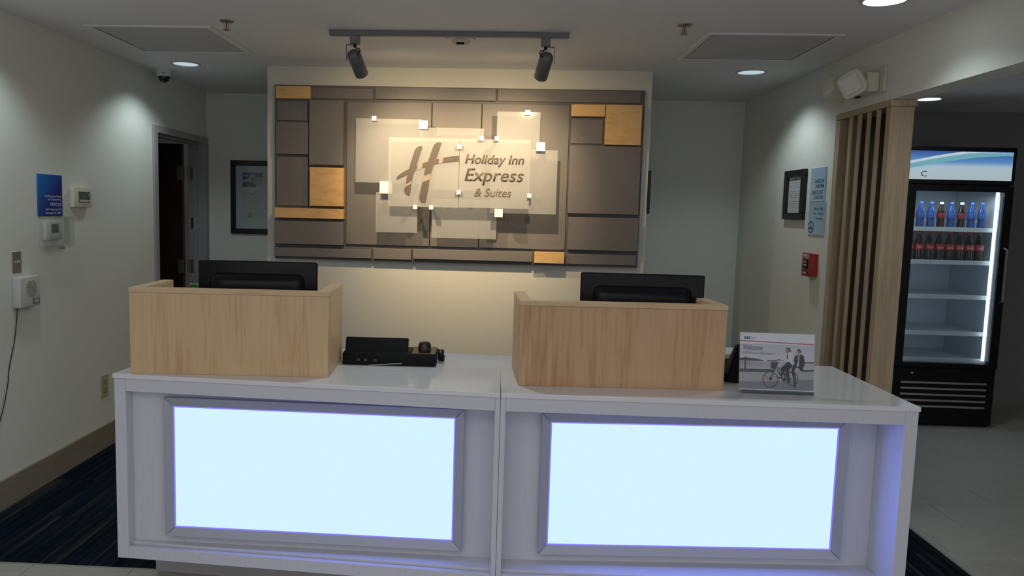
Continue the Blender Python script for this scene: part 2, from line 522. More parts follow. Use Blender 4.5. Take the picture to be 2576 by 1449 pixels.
for z in (1.78, 1.02, 0.25):
    h = MB()
    h.box(-0.19, -0.147, DY1 - DY0 - 0.078, DY1 - DY0 - 0.0745, z - 0.055, z + 0.055)
    h.box(-0.1295, -0.09, DY1 - DY0 - 0.003, DY1 - DY0 + 0.001, z - 0.055, z + 0.055)
    h.lathe([(0.007, z - 0.055), (0.007, z + 0.055)], 10, Matrix.Translation((-0.139, DY1 - DY0 - 0.038, 0)))
    h.box(-0.141, -0.137, DY1 - DY0 - 0.04, DY1 - DY0, z - 0.055, z + 0.055)
    h.build('hinge', STEEL, d, smooth=True)
MB().box(-0.108, -0.094, DY1 - DY0 - 0.003, DY1 - DY0 + 0.001, 1.33, 1.42).build('silencer_plate', BLACKM, d)

# ------------------------------------------------------------------ front desk units
UNITS = {}
SM = 0.2586


def desk_unit(side, a, fl, q, db, lab, lx0, lx1, lz0, lz1):
    """side -1: unit runs to -s; +1: to +s. fl = full width"""
    root = empty('reception_desk', (SM, 0, 0), a, lab, 'desk', 'white reception desk units with lit panels')
    s = side
    W_ = fl; D_ = 0.709; H = 0.89
    def X(v): return s * v
    def bx(mb, u0, u1, y0, y1, z0, z1, bev=0.0012):
        mb.box(min(X(u0), X(u1)), max(X(u0), X(u1)), y0, y1, z0, z1, bev=bev); return mb
    skew = lambda y: (math.tan(a) * y if s < 0 else 0.0) - (0.0008 if s < 0 else -0.0008)
    # counter top
    tp = MB(); pts = [(skew(0), -0.006), (X(W_), -0.006), (X(W_), D_), (skew(D_), D_)]
    tp.prism(pts, 0.873, H)
    o = tp.build('counter_top', TOPW, root)
    bv = o.modifiers.new('edge', 'BEVEL'); bv.width = 0.0015; bv.segments = 2
    # side panels
    bx(MB(), W_ - 0.048, W_ - 0.003, 0, D_ - 0.02, 0.165, 0.873).build('side_panel', DESKW, root)
    w0 = s * 0.018
    MB().prism([(skew(0), 0), (skew(0) + w0, 0), (skew(0.24) + w0, 0.24), (skew(0.24), 0.24)], 0.165, 0.8728).build('side_panel', DESKW, root)
    bx(MB(), 0.0195, W_ - 0.0485, 0, 0.022, 0.823, 0.873).build('top_rail', DESKW, root)
    bx(MB(), 0.0195, W_ - 0.0485, 0, 0.020, 0.165, 0.212).build('bottom_rail', DESKW, root)
    bx(MB(), 0.0195, W_ - 0.0485, 0.026, 0.26, 0.200, 0.2215).build('bottom_shelf', DESKW, root)
    bx(MB(), 0.0195, W_ - 0.0485, 0.024, 0.26, 0.8245, 0.8725, 0).build('inner_ceiling', DESKW, root)
    pa = (bx(MB(), 0.03, W_ - 0.03, 0.235, 0.255, 0.0, 0.1645, 0.001))
    pa.build('plinth', mat('plinth_grey', (0.45, 0.43, 0.42), 0.6), root)
    # splayed back panel that carries the light box (a wedge inside the carcass)
    m1 = math.tan(db)
    yb = lambda u: q + 0.025 + m1 * X(u)
    p = MB().prism([(X(0.0195), yb(0.0195)), (X(W_ - 0.0485), yb(W_ - 0.0485)), (X(W_ - 0.0485), yb(W_ - 0.0485) + 0.012), (X(0.0195), yb(0.0195) + 0.012)], 0.2217, 0.8243)
    p.build('back_panel', DESKW, root)
    # light box
    me = MB(); fw = 0.034
    # housing plate behind diffuser
    hz = (lz0 - fw, lz1 + fw)
    me.box(lx0 - fw + .004, lx1 + fw - .004, 0.012, 0.024, hz[0] + .004, hz[1] - .004)
    box = me.build('light_box', mat('light_box_back', (0.5, 0.5, 0.52), 0.5), root)
    box.location = (0, q, 0); box.rotation_euler = (0, 0, db)
    fz = 0.8228
    top_out = min(lz1 + fw, fz)
    x0, x1, z0, z1 = lx0, lx1, lz0, lz1
    def framebar(pts):
        mb = MB()
        lo = [mb.bm.verts.new((x, 0.012, z)) for x, z in pts]
        hi = [mb.bm.verts.new((x, (0.0015 if (x0 - 0.002 < x < x1 + 0.002 and z0 - 0.002 < z < z1 + 0.002) else -0.007), z)) for x, z in pts]
        n = len(pts)
        mb.bm.faces.new(lo); mb.bm.faces.new(hi[::-1])
        for i in range(n): mb.bm.faces.new((lo[i], hi[i], hi[(i + 1) % n], lo[(i + 1) % n]))
        ob = mb.build('frame_bar', ALU, box)
        b2 = ob.modifiers.new('edge', 'BEVEL'); b2.width = 0.0012
    x0, x1, z0, z1 = lx0, lx1, lz0, lz1
    X0, X1, Z0, Z1 = lx0 - fw, lx1 + fw, lz0 - fw, lz1 + fw
    g = 0.0006
    framebar([(X0 + g, Z1), (X1 - g, Z1), (x1 - g, z1), (x0 + g, z1)])
    framebar([(X0 + g, Z0), (x0 + g, z0), (x1 - g, z0), (X1 - g, Z0)])
    framebar([(X0, Z0 + g), (X0, Z1 - g), (x0, z1 - g), (x0, z0 + g)])
    framebar([(X1, Z0 + g), (x1, z0 + g), (x1, z1 - g), (X1, Z1 - g)])
    MB().box(x0 + 0.005, x1 - 0.005, 0.004, 0.009, z0 + 0.005, z1 - 0.005).build('diffuser', PANEL_E, box)
    e = MB()
    e.box(x0, x1, 0.002, 0.0095, z1 - 0.0045, z1); e.box(x0, x1, 0.002, 0.0095, z0, z0 + 0.0045)
    e.box(x0, x0 + 0.0045, 0.002, 0.0095, z0 + .0045, z1 - .0045); e.box(x1 - 0.0045, x1, 0.002, 0.0095, z0 + .0045, z1 - .0045)
    tag(e.build('led_edge', EDGE_E, box), 'violet glowing edge')
    return root


dl = desk_unit(-1, -0.0674, 1.467, 0.0923, 0.0494, 'white laminate reception desk unit with a lit panel, left of the seam', -1.2485, -0.1705, 0.2892, 0.7668)
dr = desk_unit(1, 0.0045, 1.460, 0.0834, 0.0538, 'white laminate reception desk unit with a lit panel, right of the seam', 0.1897, 1.2614, 0.2917, 0.7646)
# ------------------------------------------------------------------ maple privacy boxes on the counter
def privacy_box(lab, loc, a, W_, D_, H, m):
    r = empty('privacy_box', (*loc, 0.89), a, lab, 'box', 'maple privacy boxes on the reception desk')
    th = 0.045
    MB().box(0.002, W_ - 0.002, 0.0, th, 0.0, H - 0.0185, bev=0.001).build('front_panel', m, r)
    MB().box(0.0, th, th + .0004, D_, 0.0, H - 0.0185, bev=0.001).build('side_panel', m, r)
    MB().box(W_ - th, W_, th + .0004, D_, 0.0, H - 0.0185, bev=0.001).build('side_panel', m, r)
    MB().box(0.0, W_, -0.001, th, H - 0.018, H, bev=0.0015).build('top_cap', MAPLEH, r)
    MB().box(0.0, th, th + .0005, D_, H - 0.018, H, bev=0.0015).build('top_cap', MAPLEH, r)
    MB().box(W_ - th, W_, th + .0005, D_, H - 0.018, H, bev=0.0015).build('top_cap', MAPLEH, r)
    return r
privacy_box('pale maple three-sided privacy box on the left desk unit, beside the black phone', (-1.146, 0.112), 0.05, 0.752, 0.335, 0.326, MAPLE)
privacy_box('figured maple three-sided privacy box on the right desk unit, beside the welcome card', (0.322, 0.122), 0.05, 0.766, 0.335, 0.318, MAPLE2)


def monitor(lab, x, y, ztop, w, rz, roll=0.0):
    r = empty('computer_monitor', (x, y, 0.89), rz, lab, 'monitor', 'computer monitors behind the privacy boxes')
    h = 0.30; zt = ztop - 0.89
    MB().box(-w / 2, w / 2, 0.0, 0.022, zt - h, zt, bev=0.006, seg=3).build('back_shell', BLACK, r, smooth=True)
    # raised rounded bulge on the back
    b = MB()
    rings = []
    for (ins, dy) in ((0.05, 0.0), (0.062, -0.018), (0.078, -0.028), (0.10, -0.031)):
        x0, x1, z0, z1 = -w / 2 + ins, w / 2 - ins, zt - h + ins * 0.7, zt - ins
        rr = 0.03; ring = []
        for (cx, cz, a0) in ((x1 - rr, z1 - rr, 0), (x0 + rr, z1 - rr, 90), (x0 + rr, z0 + rr, 180), (x1 - rr, z0 + rr, 270)):
            for k in range(5):
                an = radians(a0 + k * 22.5)
                ring.append(b.bm.verts.new((cx + rr * cos(an), dy, cz + rr * sin(an))))
        rings.append(ring)
    for p_, q_ in zip(rings, rings[1:]):
        n = len(p_)
        for k in range(n): b.bm.faces.new((p_[k], p_[(k + 1) % n], q_[(k + 1) % n], q_[k]))
    b.bm.faces.new(rings[-1])
    b.build('rear_cover', BLACK, r, smooth=True)
    MB().box(-w / 2 + 0.012, w / 2 - 0.012, 0.0221, 0.024, zt - h + 0.02, zt - 0.012).build('screen', mat('screen_glass', (0.01, 0.01, 0.012), 0.1), r)
    n = MB(); n.box(-0.035, 0.035, -0.05, -0.0315, 0.012, zt - h * 0.55, bev=0.004); n.build('stand_neck', BLACK, r)
    MB().lathe([(0.085, 0.0), (0.085, 0.008), (0.08, 0.012)], 32, Matrix.Translation((0, -0.01, 0))).build('stand_base', BLACK, r, smooth=True)
    return r
monitor('black computer monitor seen from behind, in the left maple box', -0.749, 0.41, 1.306, 0.492, 0.02)
monitor('black computer monitor seen from behind, in the right maple box', 0.817, 0.41, 1.297, 0.492, -0.01)

# items inside left box
r = empty('receipt_printer', (-1.045, 0.40, 0.89), 0.05, 'black box-shaped printer just showing over the rim of the left maple box', 'printer')
MB().box(-0.035, 0.035, -0.05, 0.07, 0, 0.29, bev=0.006).build('case', BLACKM, r); MB().box(-0.03, 0.03, 0.0, 0.06, 0.2901, 0.295, bev=0.002).build('lid', BLACK, r)
GRN = mat('bright_green', (0.05, 0.30, 0.03), 0.4)
r = empty('green_clip', (-1.063, 0.53, 0.89), 0.0, 'small bright green T-shaped plastic item between printer and left monitor', 'desk item')
MB().lathe([(0.018, 0), (0.02, 0.004), (0.006, 0.012), (0.0055, 0.28), (0.010, 0.295)], 12).build('stem', GRN, r, smooth=True)
MB().box(-0.02, 0.024, -0.008, 0.008, 0.295, 0.304, bev=0.003).build('cross_bar', GRN, r)

# ------------------------------------------------------------------ telephone
ph = empty('desk_telephone', (-0.392, 0.395, 0.89), 0.03, 'black desk telephone seen from behind, between the two maple boxes', 'telephone')
MB().box(0.0, 0.385, 0.0, 0.17, 0.004, 0.052, bev=0.004, seg=2).build('base', BLACKM, ph, smooth=True)
sc_ = MB(); sc_.box(0.0, 0.262, 0.0, 0.012, 0.0, 0.062, bev=0.003)
sc_.build('display_panel', BLACKM, ph, loc=(0.004, 0.045, 0.050), rot=(radians(-24), 0, 0))
hs = MB()
hs.lathe([(0.004, 0.040), (0.018, 0.037), (0.026, 0.026), (0.027, 0.0), (0.024, -0.010)], 20)
hs.build('handset', mat('glossy_black', (0.02, 0.016, 0.012), 0.14), ph, smooth=True, loc=(0.335, 0.05, 0.060))
h2 = MB().box(0.315, 0.355, 0.05, 0.16, 0.053, 0.070, bev=0.008, seg=3).build('handset_grip', MATS['glossy_black'], ph, smooth=True)
MB().box(0.285, 0.381, 0.004, 0.165, 0.0521, 0.055, bev=0.001).build('cradle', mat('dark_bronze', (0.10, 0.06, 0.03), 0.3), ph)
cb = MB()
cb.tube([(0.43 + 0.004 * cos(k * 0.9), 0.12 + k * 0.0002 + 0.0, 0.034 + 0.024 * sin(k * 0.9)) if False else (0.390 + 0.0006 * k, 0.11 + 0.022 * cos(k * 0.8), 0.030 + 0.024 * sin(k * 0.8)) for k in range(40)], 0.0035, 6)
cb.build('coiled_cord', BLACK, ph, smooth=True)
for u in (0.06, 0.09, 0.13): MB().box(u, u + 0.012, -0.0012, 0.0, 0.018, 0.028).build('jack_port', mat('jack_grey', (0.05, 0.05, 0.055), 0.4), ph)
tag(MB().tube([(0.245, -0.003, 0.012), (0.20, -0.006, 0.010), (0.15, -0.010, 0.006), (0.11, -0.012, 0.003)], 0.0022, 6).build('line_cable', mat('cable_grey', (0.35, 0.35, 0.33), 0.5), ph), 'grey cable')

# ------------------------------------------------------------------ behind right box: terminal and white tray
ct = empty('card_terminal', (1.165, 0.30, 0.89), -0.15, 'black slanted card terminal stand between right maple box and welcome card', 'card terminal')
w_ = MB()
vs = [(-0.03, 0.0, 0), (0.04, 0.0, 0), (0.04, 0.14, 0), (-0.03, 0.14, 0), (0.005, 0.01, 0.142), (0.04, 0.01, 0.150), (0.04, 0.06, 0.150), (0.005, 0.06, 0.142)]
V = [w_.bm.verts.new(v) for v in vs]
for ff in ((0, 3, 2, 1), (4, 5, 6, 7), (0, 1, 5, 4), (1, 2, 6, 5), (2, 3, 7, 6), (3, 0, 4, 7)): w_.bm.faces.new([V[i] for i in ff])
o = w_.build('stand', BLACKM, ct); bv = o.modifiers.new('e', 'BEVEL'); bv.width = 0.006; bv.segments = 2
MB().box(-0.05, 0.0, 0.02, 0.12, 0.0, 0.03, bev=0.004).build('base', BLACKM, ct)
MB().tube([(0.0, 0.008, 0.13), (0.012, -0.004, 0.148), (0.028, -0.002, 0.150)], 0.003, 6).build('cable', BLACK, ct, smooth=True)
dt = empty('document_tray', (1.155, 0.50, 0.89), 0.0, 'dark document tray with a white lid behind the right maple box', 'tray')
MB().box(0.0, 0.12, 0.0, 0.15, 0.0, 0.058, bev=0.003).build('tray_body', mat('tray_dark', (0.06, 0.06, 0.055), 0.5), dt)
MB().box(-0.004, 0.124, -0.004, 0.154, 0.0582, 0.080, bev=0.003).build('lid', WHITEP, dt)

# ------------------------------------------------------------------ welcome card in an acrylic holder
AW, AH = 0.264, 0.208
wc = empty('sign_holder', (1.126, 0.108, 0.89), -0.02, 'clear acrylic holder with a welcome card showing two cyclists, on the right desk end', 'sign holder')
tilt = radians(-7)
base = MB(); base.box(0.004, 0.270, -0.012, 0.045, 0.0, 0.006, bev=0.001); base.box(0.006, 0.268, -0.012, 0.004, 0.0065, 0.020, bev=0.002)
base.build('acrylic_foot', SHEET, wc)
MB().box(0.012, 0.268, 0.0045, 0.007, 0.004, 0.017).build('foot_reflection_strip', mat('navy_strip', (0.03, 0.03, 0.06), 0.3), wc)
fs = MB().box(-0.003, AW + 0.003, -0.0022, -0.0002, 0.0, AH + 0.006).build('front_sheet', SHEET, wc, loc=(0, 0, 0.016), rot=(tilt, 0, 0))
cardroot = MB().box(0, AW, 0.0, 0.0008, 0.004, AH + 0.002).build('card', WHITE, wc, loc=(0, 0.0, 0.016), rot=(tilt, 0, 0))
art = []


def AP(x, y):  # crop coordinates of the print -> card coordinates (u, v)
    return ((x - 440) / 1300 * AW, (1 - (y - 160) / 965) * AH * 0.985 + 0.006)


CM = {}


def cm(c):
    if c not in CM: CM[c] = mat('print_%02d' % len(CM), c, 0.5)
    return CM[c]


def artpoly(layers, parent, P, name):
    """layers of flat print, each a hair above the last, as one printed sheet"""
    bm = bmesh.new(); mats = []; me = bpy.data.meshes.new(name)
    for i, (col, polys) in enumerate(layers):
        m = cm(col)
        if m not in mats: mats.append(m)
        mi = mats.index(m)
        for pts in polys:
            vs = [bm.verts.new((*P(x, y), -0.00006 * (i + 1))) for x, y in pts]
            try: f_ = bm.faces.new(vs)
            except ValueError: continue
            f_.material_index = mi
            f_.normal_update()
            if f_.normal.z > 0: f_.normal_flip()
    bmesh.ops.triangulate(bm, faces=[f_ for f_ in bm.faces if len(f_.verts) > 4])
    bm.to_mesh(me); bm.free()
    for m in mats: me.materials.append(m)
    o = bpy.data.objects.new(name, me); COL.objects.link(o); o.parent = parent
    return o


def ringpoly(cx, cy, rx, ry, t, n=28, a0=0, a1=360):
    out = []
    for k in range(n):
        a, b = radians(a0 + (a1 - a0) * k / n), radians(a0 + (a1 - a0) * (k + 1) / n)
        out.append([(cx + rx * cos(a), cy + ry * sin(a)), (cx + rx * cos(b), cy + ry * sin(b)), (cx + (rx - t) * cos(b), cy + (ry - t) * sin(b)), (cx + (rx - t) * cos(a), cy + (ry - t) * sin(a))])
    return out


def bar(x0, y0, x1, y1, t):
    d = math.hypot(x1 - x0, y1 - y0); nx_, ny_ = -(y1 - y0) / d * t / 2, (x1 - x0) / d * t / 2
    return [(x0 + nx_, y0 + ny_), (x1 + nx_, y1 + ny_), (x1 - nx_, y1 - ny_), (x0 - nx_, y0 - ny_)]


def ell(cx, cy, rx, ry, n=16): return [(cx + rx * cos(2 * pi * k / n), cy + ry * sin(2 * pi * k / n)) for k in range(n)]


DK = (0.015, 0.014, 0.022)
sk = (0.42, 0.24, 0.17)
layers = [
    ((0.60, 0.58, 0.64), [[(440, 352), (1740, 352), (1740, 520), (440, 520)]]),
    ((0.66, 0.63, 0.66), [[(440, 520), (1740, 520), (1740, 650), (440, 650)]]),
    ((0.52, 0.51, 0.55), [[(440, 650), (1740, 650), (1740, 790), (440, 790)]]),
    ((0.40, 0.39, 0.40), [[(440, 790), (1740, 790), (1740, 1125), (440, 1125)]]),
    ((0.22, 0.22, 0.25), [[(440, 1000), (1000, 985), (1740, 930), (1740, 1125), (440, 1125)]]),
    ((0.07, 0.07, 0.08), [[(440, 600), (560, 592), (700, 600), (860, 630), (860, 645), (440, 645)], [(920, 630), (1100, 618), (1100, 645), (920, 645)], [(1580, 640), (1740, 630), (1740, 655), (1580, 655)],
                          [(440, 785), (1050, 775), (1050, 830), (440, 840)], [(1540, 770), (1740, 765), (1740, 795), (1540, 805)],
                          [(525, 575), (552, 575), (552, 785), (525, 785)]]),
    ((0.55, 0.16, 0.17), [[(440, 296), (1740, 326), (1740, 345), (440, 314)]]),
    (DK, ringpoly(985, 955, 138, 140, 14) + ringpoly(1365, 930, 105, 122, 13) + [bar(985, 935, 1120, 640, 18), bar(1090, 740, 1165, 890, 22), bar(1110, 730, 1250, 870, 16), bar(1250, 950, 1365, 930, 14), bar(1230, 830, 1240, 960, 18),
          bar(1100, 610, 1210, 625, 14), ell(985, 935, 26, 24), ell(1222, 950, 30, 28)] + [bar(985, 955, 985 + 130 * cos(a), 955 + 130 * sin(a), 3) for a in [k * pi / 6 for k in range(12)]]),
    ((0.05, 0.05, 0.06), [[(985, 650), (1110, 660), (1090, 778), (990, 765)]]),
    ((0.55, 0.55, 0.56), [bar(1085, 790, 1150, 660, 14), bar(920, 990, 1030, 830, 6)]),
    (DK, [[(1290, 630), (1370, 690), (1350, 740), (1240, 790), (1200, 900), (1170, 905), (1165, 750), (1230, 690)], [(1130, 905), (1200, 905), (1200, 935), (1130, 930)],
          [(1230, 740), (1330, 720), (1310, 860), (1340, 1000), (1300, 1005), (1250, 860)]]),
    ((0.68, 0.68, 0.72), [[(1270, 500), (1325, 470), (1350, 520), (1365, 660), (1400, 690), (1370, 700), (1300, 640), (1255, 640), (1180, 635), (1230, 560)]]),
    (DK, [[(1262, 530), (1285, 520), (1280, 600), (1262, 600)]]),
    (sk, [ell(1275, 440, 32, 42), [(1255, 470), (1295, 470), (1290, 505), (1262, 505)], [(1150, 615), (1215, 610), (1215, 632), (1150, 632)]]),
    ((0.06, 0.03, 0.02), [[(1255, 400), (1300, 398), (1325, 440), (1330, 475), (1305, 470), (1290, 425), (1255, 418)]]),
    (DK, [[(1440, 520), (1520, 510), (1560, 540), (1580, 660), (1555, 730), (1540, 800), (1500, 790), (1470, 740), (1420, 740), (1400, 800), (1425, 900), (1435, 1050), (1425, 1080), (1395, 1075), (1400, 980), (1360, 850), (1350, 760), (1380, 690), (1410, 660), (1385, 620), (1400, 540)]]),
    ((0.66, 0.66, 0.72), [[(1440, 530), (1490, 512), (1475, 600), (1475, 715), (1435, 710), (1440, 620)]]),
    ((0.03, 0.03, 0.07), [[(1450, 520), (1470, 520), (1455, 660), (1435, 690), (1440, 600)]]),
    (sk, [ell(1468, 468, 33, 46)]),
    ((0.03, 0.02, 0.018), [[(1438, 445), (1455, 418), (1490, 420), (1507, 455), (1500, 490), (1485, 470), (1480, 440)]]),
    ((0.5, 0.08, 0.06), [ell(908, 910, 10, 16)]),
]


def P3(x, y): return AP(x, y)


art_o = artpoly(layers, cardroot, lambda x, y: P3(x, y), 'printed_picture')
art_o.rotation_euler = (radians(90), 0, 0); art_o.location = (0, -0.00002, 0)
for v in art_o.data.vertices: v.co.z = -v.co.z
art_o.data.flip_normals()
def ctext(body, x0, y0, x1, y1, m, shear=0.0, bold=0.0):
    a = AP(x0, y1); b_ = AP(x1, y0)
    o_ = text('printed_text', body, m, cardroot, a[0], b_[0], a[1], b_[1], 0.0001, shear, 0.0002, bold=bold)
    o_.rotation_euler = (radians(90), 0, 0); o_.location = (0, -0.0013, 0)
    return o_
ctext('IHG', 515, 228, 612, 276, NAVY, bold=0.03)
ctext('Rewards', 630, 230, 745, 250, mat('text_pale', (0.45, 0.44, 0.48), 0.5))
ctext('Club', 630, 256, 680, 274, MATS['text_pale'])
ctext('Welcome', 498, 368, 832, 462, INK, 0.25)
ctext('IHG\u00ae Rewards Club members', 496, 484, 1048, 530, mat('text_mid', (0.33, 0.31, 0.36), 0.5), 0.25)

# ------------------------------------------------------------------ feature sign on the accent wall
BLOCKS = [
 ('wood',0.045,-1.217,-0.993,2.221,2.298), ('grey',0.012,-0.990,-0.590,2.229,2.295), ('grey',0.03,-0.576,0.192,2.229,2.303),
 ('grey',0.012,0.202,1.109,2.231,2.306), ('grey',0.01,-1.218,-1.019,2.085,2.209), ('grey',0.03,-1.219,-1.008,1.869,2.073),
 ('grey',0.012,-1.220,-1.012,1.538,1.851), ('grey',0.04,-1.001,-0.778,1.803,2.213), ('wood',0.045,-0.995,-0.773,1.539,1.787),
 ('wood',0.05,-1.223,-0.771,1.458,1.522), ('grey',0.042,-1.228,-0.773,1.288,1.439), ('grey',0.022,-1.234,-0.593,1.205,1.264),
 ('grey',0.022,-0.580,-0.329,1.203,1.274), ('grey',0.03,-0.318,0.457,1.211,1.276), ('wood',0.045,0.469,0.662,1.206,1.279),
 ('grey',0.012,0.673,1.124,1.204,1.272), ('grey',0.035,0.679,1.126,1.297,1.508), ('grey',0.03,0.672,1.121,1.530,1.959),
 ('grey',0.012,0.677,0.878,1.973,2.125), ('wood',0.045,0.672,0.883,2.141,2.215), ('wood',0.05,0.888,1.113,1.967,2.215),
 ('grey',0.014,-0.760,-0.215,1.294,2.211), ('grey',0.014,-0.209,0.104,1.294,2.213), ('grey',0.014,0.110,0.664,1.294,2.212)]
PANES = [(2.205,-0.685,-0.267,1.695,2.096), (2.15,-0.466,-0.0235,1.548,1.977), (2.19,-0.277,0.125,1.658,2.045), (2.15,-0.0205,0.419,1.550,1.975),
 (2.19,0.206,0.475,1.864,2.152), (2.18,0.175,0.590,1.520,1.918), (2.225,-0.194,0.221,1.354,1.602), (2.21,-0.552,-0.285,1.382,1.636)]
CUBES = [(-0.566,2.095,0.029,2.205), (-0.254,2.059,0.054,2.205), (-0.484,1.665,0.078,2.205), (-0.023,1.925,0.028,2.15), (-0.021,1.643,0.026,2.15), (-0.292,1.546,0.026,2.15),
 (-0.191,1.546,0.026,2.15), (0.395,2.146,0.031,2.19), (0.114,1.978,0.028,2.15), (0.208,1.978,0.028,2.15), (0.481,1.937,0.054,2.18), (0.419,1.633,0.026,2.15), (0.232,1.521,0.052,2.18)]
sg = empty('wall_sign', (0, 2.345, 1.18), 0, 'large grey block-panel wall sign with birch blocks and frosted lettered panes', 'sign')
oy, oz = -2.345, -1.18
MB().box(-1.236, 1.136, 2.315 + oy, 2.3448 + oy, 1.190 + oz, 2.312 + oz).build('backing_board', BACKB, sg)
for (cc, tt, x0, x1, z0, z1) in BLOCKS:
    if cc == 'grey':
        MB().box(x0, x1, 2.315 - tt + oy, 2.3148 + oy, z0 + oz, z1 + oz, bev=0.002).build('grey_block', GREY, sg)
    else:
        tag(MB().box(x0, x1, 2.315 - tt + oy, 2.3148 + oy, z0 + oz, z1 + oz, bev=0.0015).build('wood_block', SIGNWOOD, sg), 'birch veneer block')
for (y, x0, x1, z0, z1) in PANES:
    MB().box(x0, x1, y + oy, y + 0.005 + oy, z0 + oz, z1 + oz, bev=0.0008).build('frosted_pane', FROST, sg)
for (x, z, s, y) in CUBES:
    k = MB()
    k.box(x - s / 2, x + s / 2, y - 0.010 - s * 0.35 + oy, y - 0.0005 + oy, z - s / 2 + oz, z + s / 2 + oz, bev=0.0012)
    k.lathe([(0.006, 0), (0.006, 1)], 10, Matrix.Translation((x, y + 0.0055 + oy, z + oz)) @ Matrix.Rotation(radians(-90), 4, 'X') @ Matrix.Diagonal((1, 1, 2.300 - y - 0.006, 1)))
    k.build('standoff_block', WHITECUBE, sg)
EM = [[(-0.2540,1.9230),(-0.2750,1.9250),(-0.2920,1.9150),(-0.3020,1.8980),(-0.3210,1.8370),(-0.3370,1.7820),(-0.3500,1.7270),(-0.3540,1.6890),(-0.3170,1.7100),(-0.3060,1.7620),(-0.2900,1.8100)],
 [(-0.3590,1.6700),(-0.3640,1.6550),(-0.3630,1.6420),(-0.3560,1.6270),(-0.3380,1.6180),(-0.3290,1.6200),(-0.3200,1.6930)],
 [(-0.1360,1.9490),(-0.1620,1.9500),(-0.1790,1.9380),(-0.1890,1.9170),(-0.2060,1.8630),(-0.2340,1.7880),(-0.2420,1.7440),(-0.1980,1.7590),(-0.1860,1.8020),(-0.1670,1.8500)],
 [(-0.2500,1.7030),(-0.2620,1.6440),(-0.2670,1.6170),(-0.2670,1.5930),(-0.2540,1.5760),(-0.2300,1.5750),(-0.2140,1.6620),(-0.2070,1.7200)],
 [(-0.4140,1.7140),(-0.4090,1.7330),(-0.3890,1.7520),(-0.3410,1.7800),(-0.2930,1.8050),(-0.2830,1.8060),(-0.2870,1.7830),(-0.3060,1.7660),(-0.3540,1.7440)],
 [(-0.2500,1.8200),(-0.2110,1.8340),(-0.1600,1.8480),(-0.1490,1.8490),(-0.1540,1.8210),(-0.1830,1.8140),(-0.2340,1.7960),(-0.2540,1.7910)],
 [(-0.1200,1.8570),(-0.0640,1.8670),(-0.0240,1.8700),(-0.0230,1.8360),(-0.0630,1.8340),(-0.1280,1.8250)]]
EM_FULL = [[(-0.254,1.923),(-0.275,1.925),(-0.292,1.915),(-0.302,1.898),(-0.337,1.782),(-0.354,1.724),(-0.364,1.662),(-0.363,1.642),(-0.356,1.627),(-0.338,1.618),(-0.329,1.62),(-0.322,1.677),(-0.306,1.762),(-0.29,1.814)],
 [(-0.136,1.949),(-0.162,1.95),(-0.179,1.938),(-0.189,1.917),(-0.206,1.863),(-0.234,1.788),(-0.25,1.719),(-0.267,1.617),(-0.267,1.593),(-0.254,1.576),(-0.23,1.575),(-0.214,1.662),(-0.196,1.761),(-0.167,1.85)],
 [(-0.414,1.714),(-0.409,1.733),(-0.389,1.752),(-0.341,1.78),(-0.293,1.805),(-0.252,1.82),(-0.211,1.834),(-0.16,1.85),(-0.115,1.86),(-0.064,1.867),(-0.026,1.87),(-0.026,1.836),(-0.063,1.834),(-0.128,1.825),(-0.183,1.814),(-0.234,1.796),(-0.306,1.766),(-0.354,1.744)]]
def emblem_mesh(shapes, y):
    em = MB()
    for i, pts in enumerate(shapes):
        yy_ = y - 0.0001 * i
        vs0 = [em.bm.verts.new((x, yy_ + oy, z + oz)) for x, z in pts]; vs1 = [em.bm.verts.new((x, yy_ - 0.0008 + oy, z + oz)) for x, z in pts]
        n = len(pts); em.bm.faces.new(vs0); em.bm.faces.new(vs1[::-1])
        for k in range(n): em.bm.faces.new((vs0[k], vs0[(k + 1) % n], vs1[(k + 1) % n], vs1[k]))
    return em
tag(emblem_mesh(EM_FULL, 2.1490).build('emblem_pale_copy', mat('emblem_pale_tone', (0.27, 0.23, 0.18), 0.6), sg), 'paler copy of the letter H, painted in for its lighter bands')  # paler copy of the H paints in its lighter, see-through bands
em = emblem_mesh(EM, 2.1476)
tag(em.build('emblem', LETTER, sg), 'slanted bronze letter H emblem')
def stext(body, x0, x1, z0, z1, shear, bold=0.0):
    o_ = text('lettering', body, LETTER, sg, x0, x1, z0 + oz, z1 + oz, 0.0, shear, 0.0012, bold=bold)
    o_.rotation_euler = (radians(90), 0, 0); o_.location = (0, 2.1483 + oy, 0)
    return o_
stext('Holiday Inn', 0.015, 0.381, 1.806, 1.880, 0.22, 0.012)
stext('Express', 0.015, 0.381, 1.692, 1.795, 0.22, 0.005)
stext('& Suites', 0.078, 0.307, 1.621, 1.673, 0.22)

# ------------------------------------------------------------------ ceiling fixtures
tr = empty('light_track', (-0.05, 1.345, ZC), 0, 'grey ceiling track rail spanning above the wall sign', 'track light')
MB().box(-0.614, 0.614, -0.018, 0.018, -0.026, -0.0005, bev=0.002).build('rail', METALG, tr)


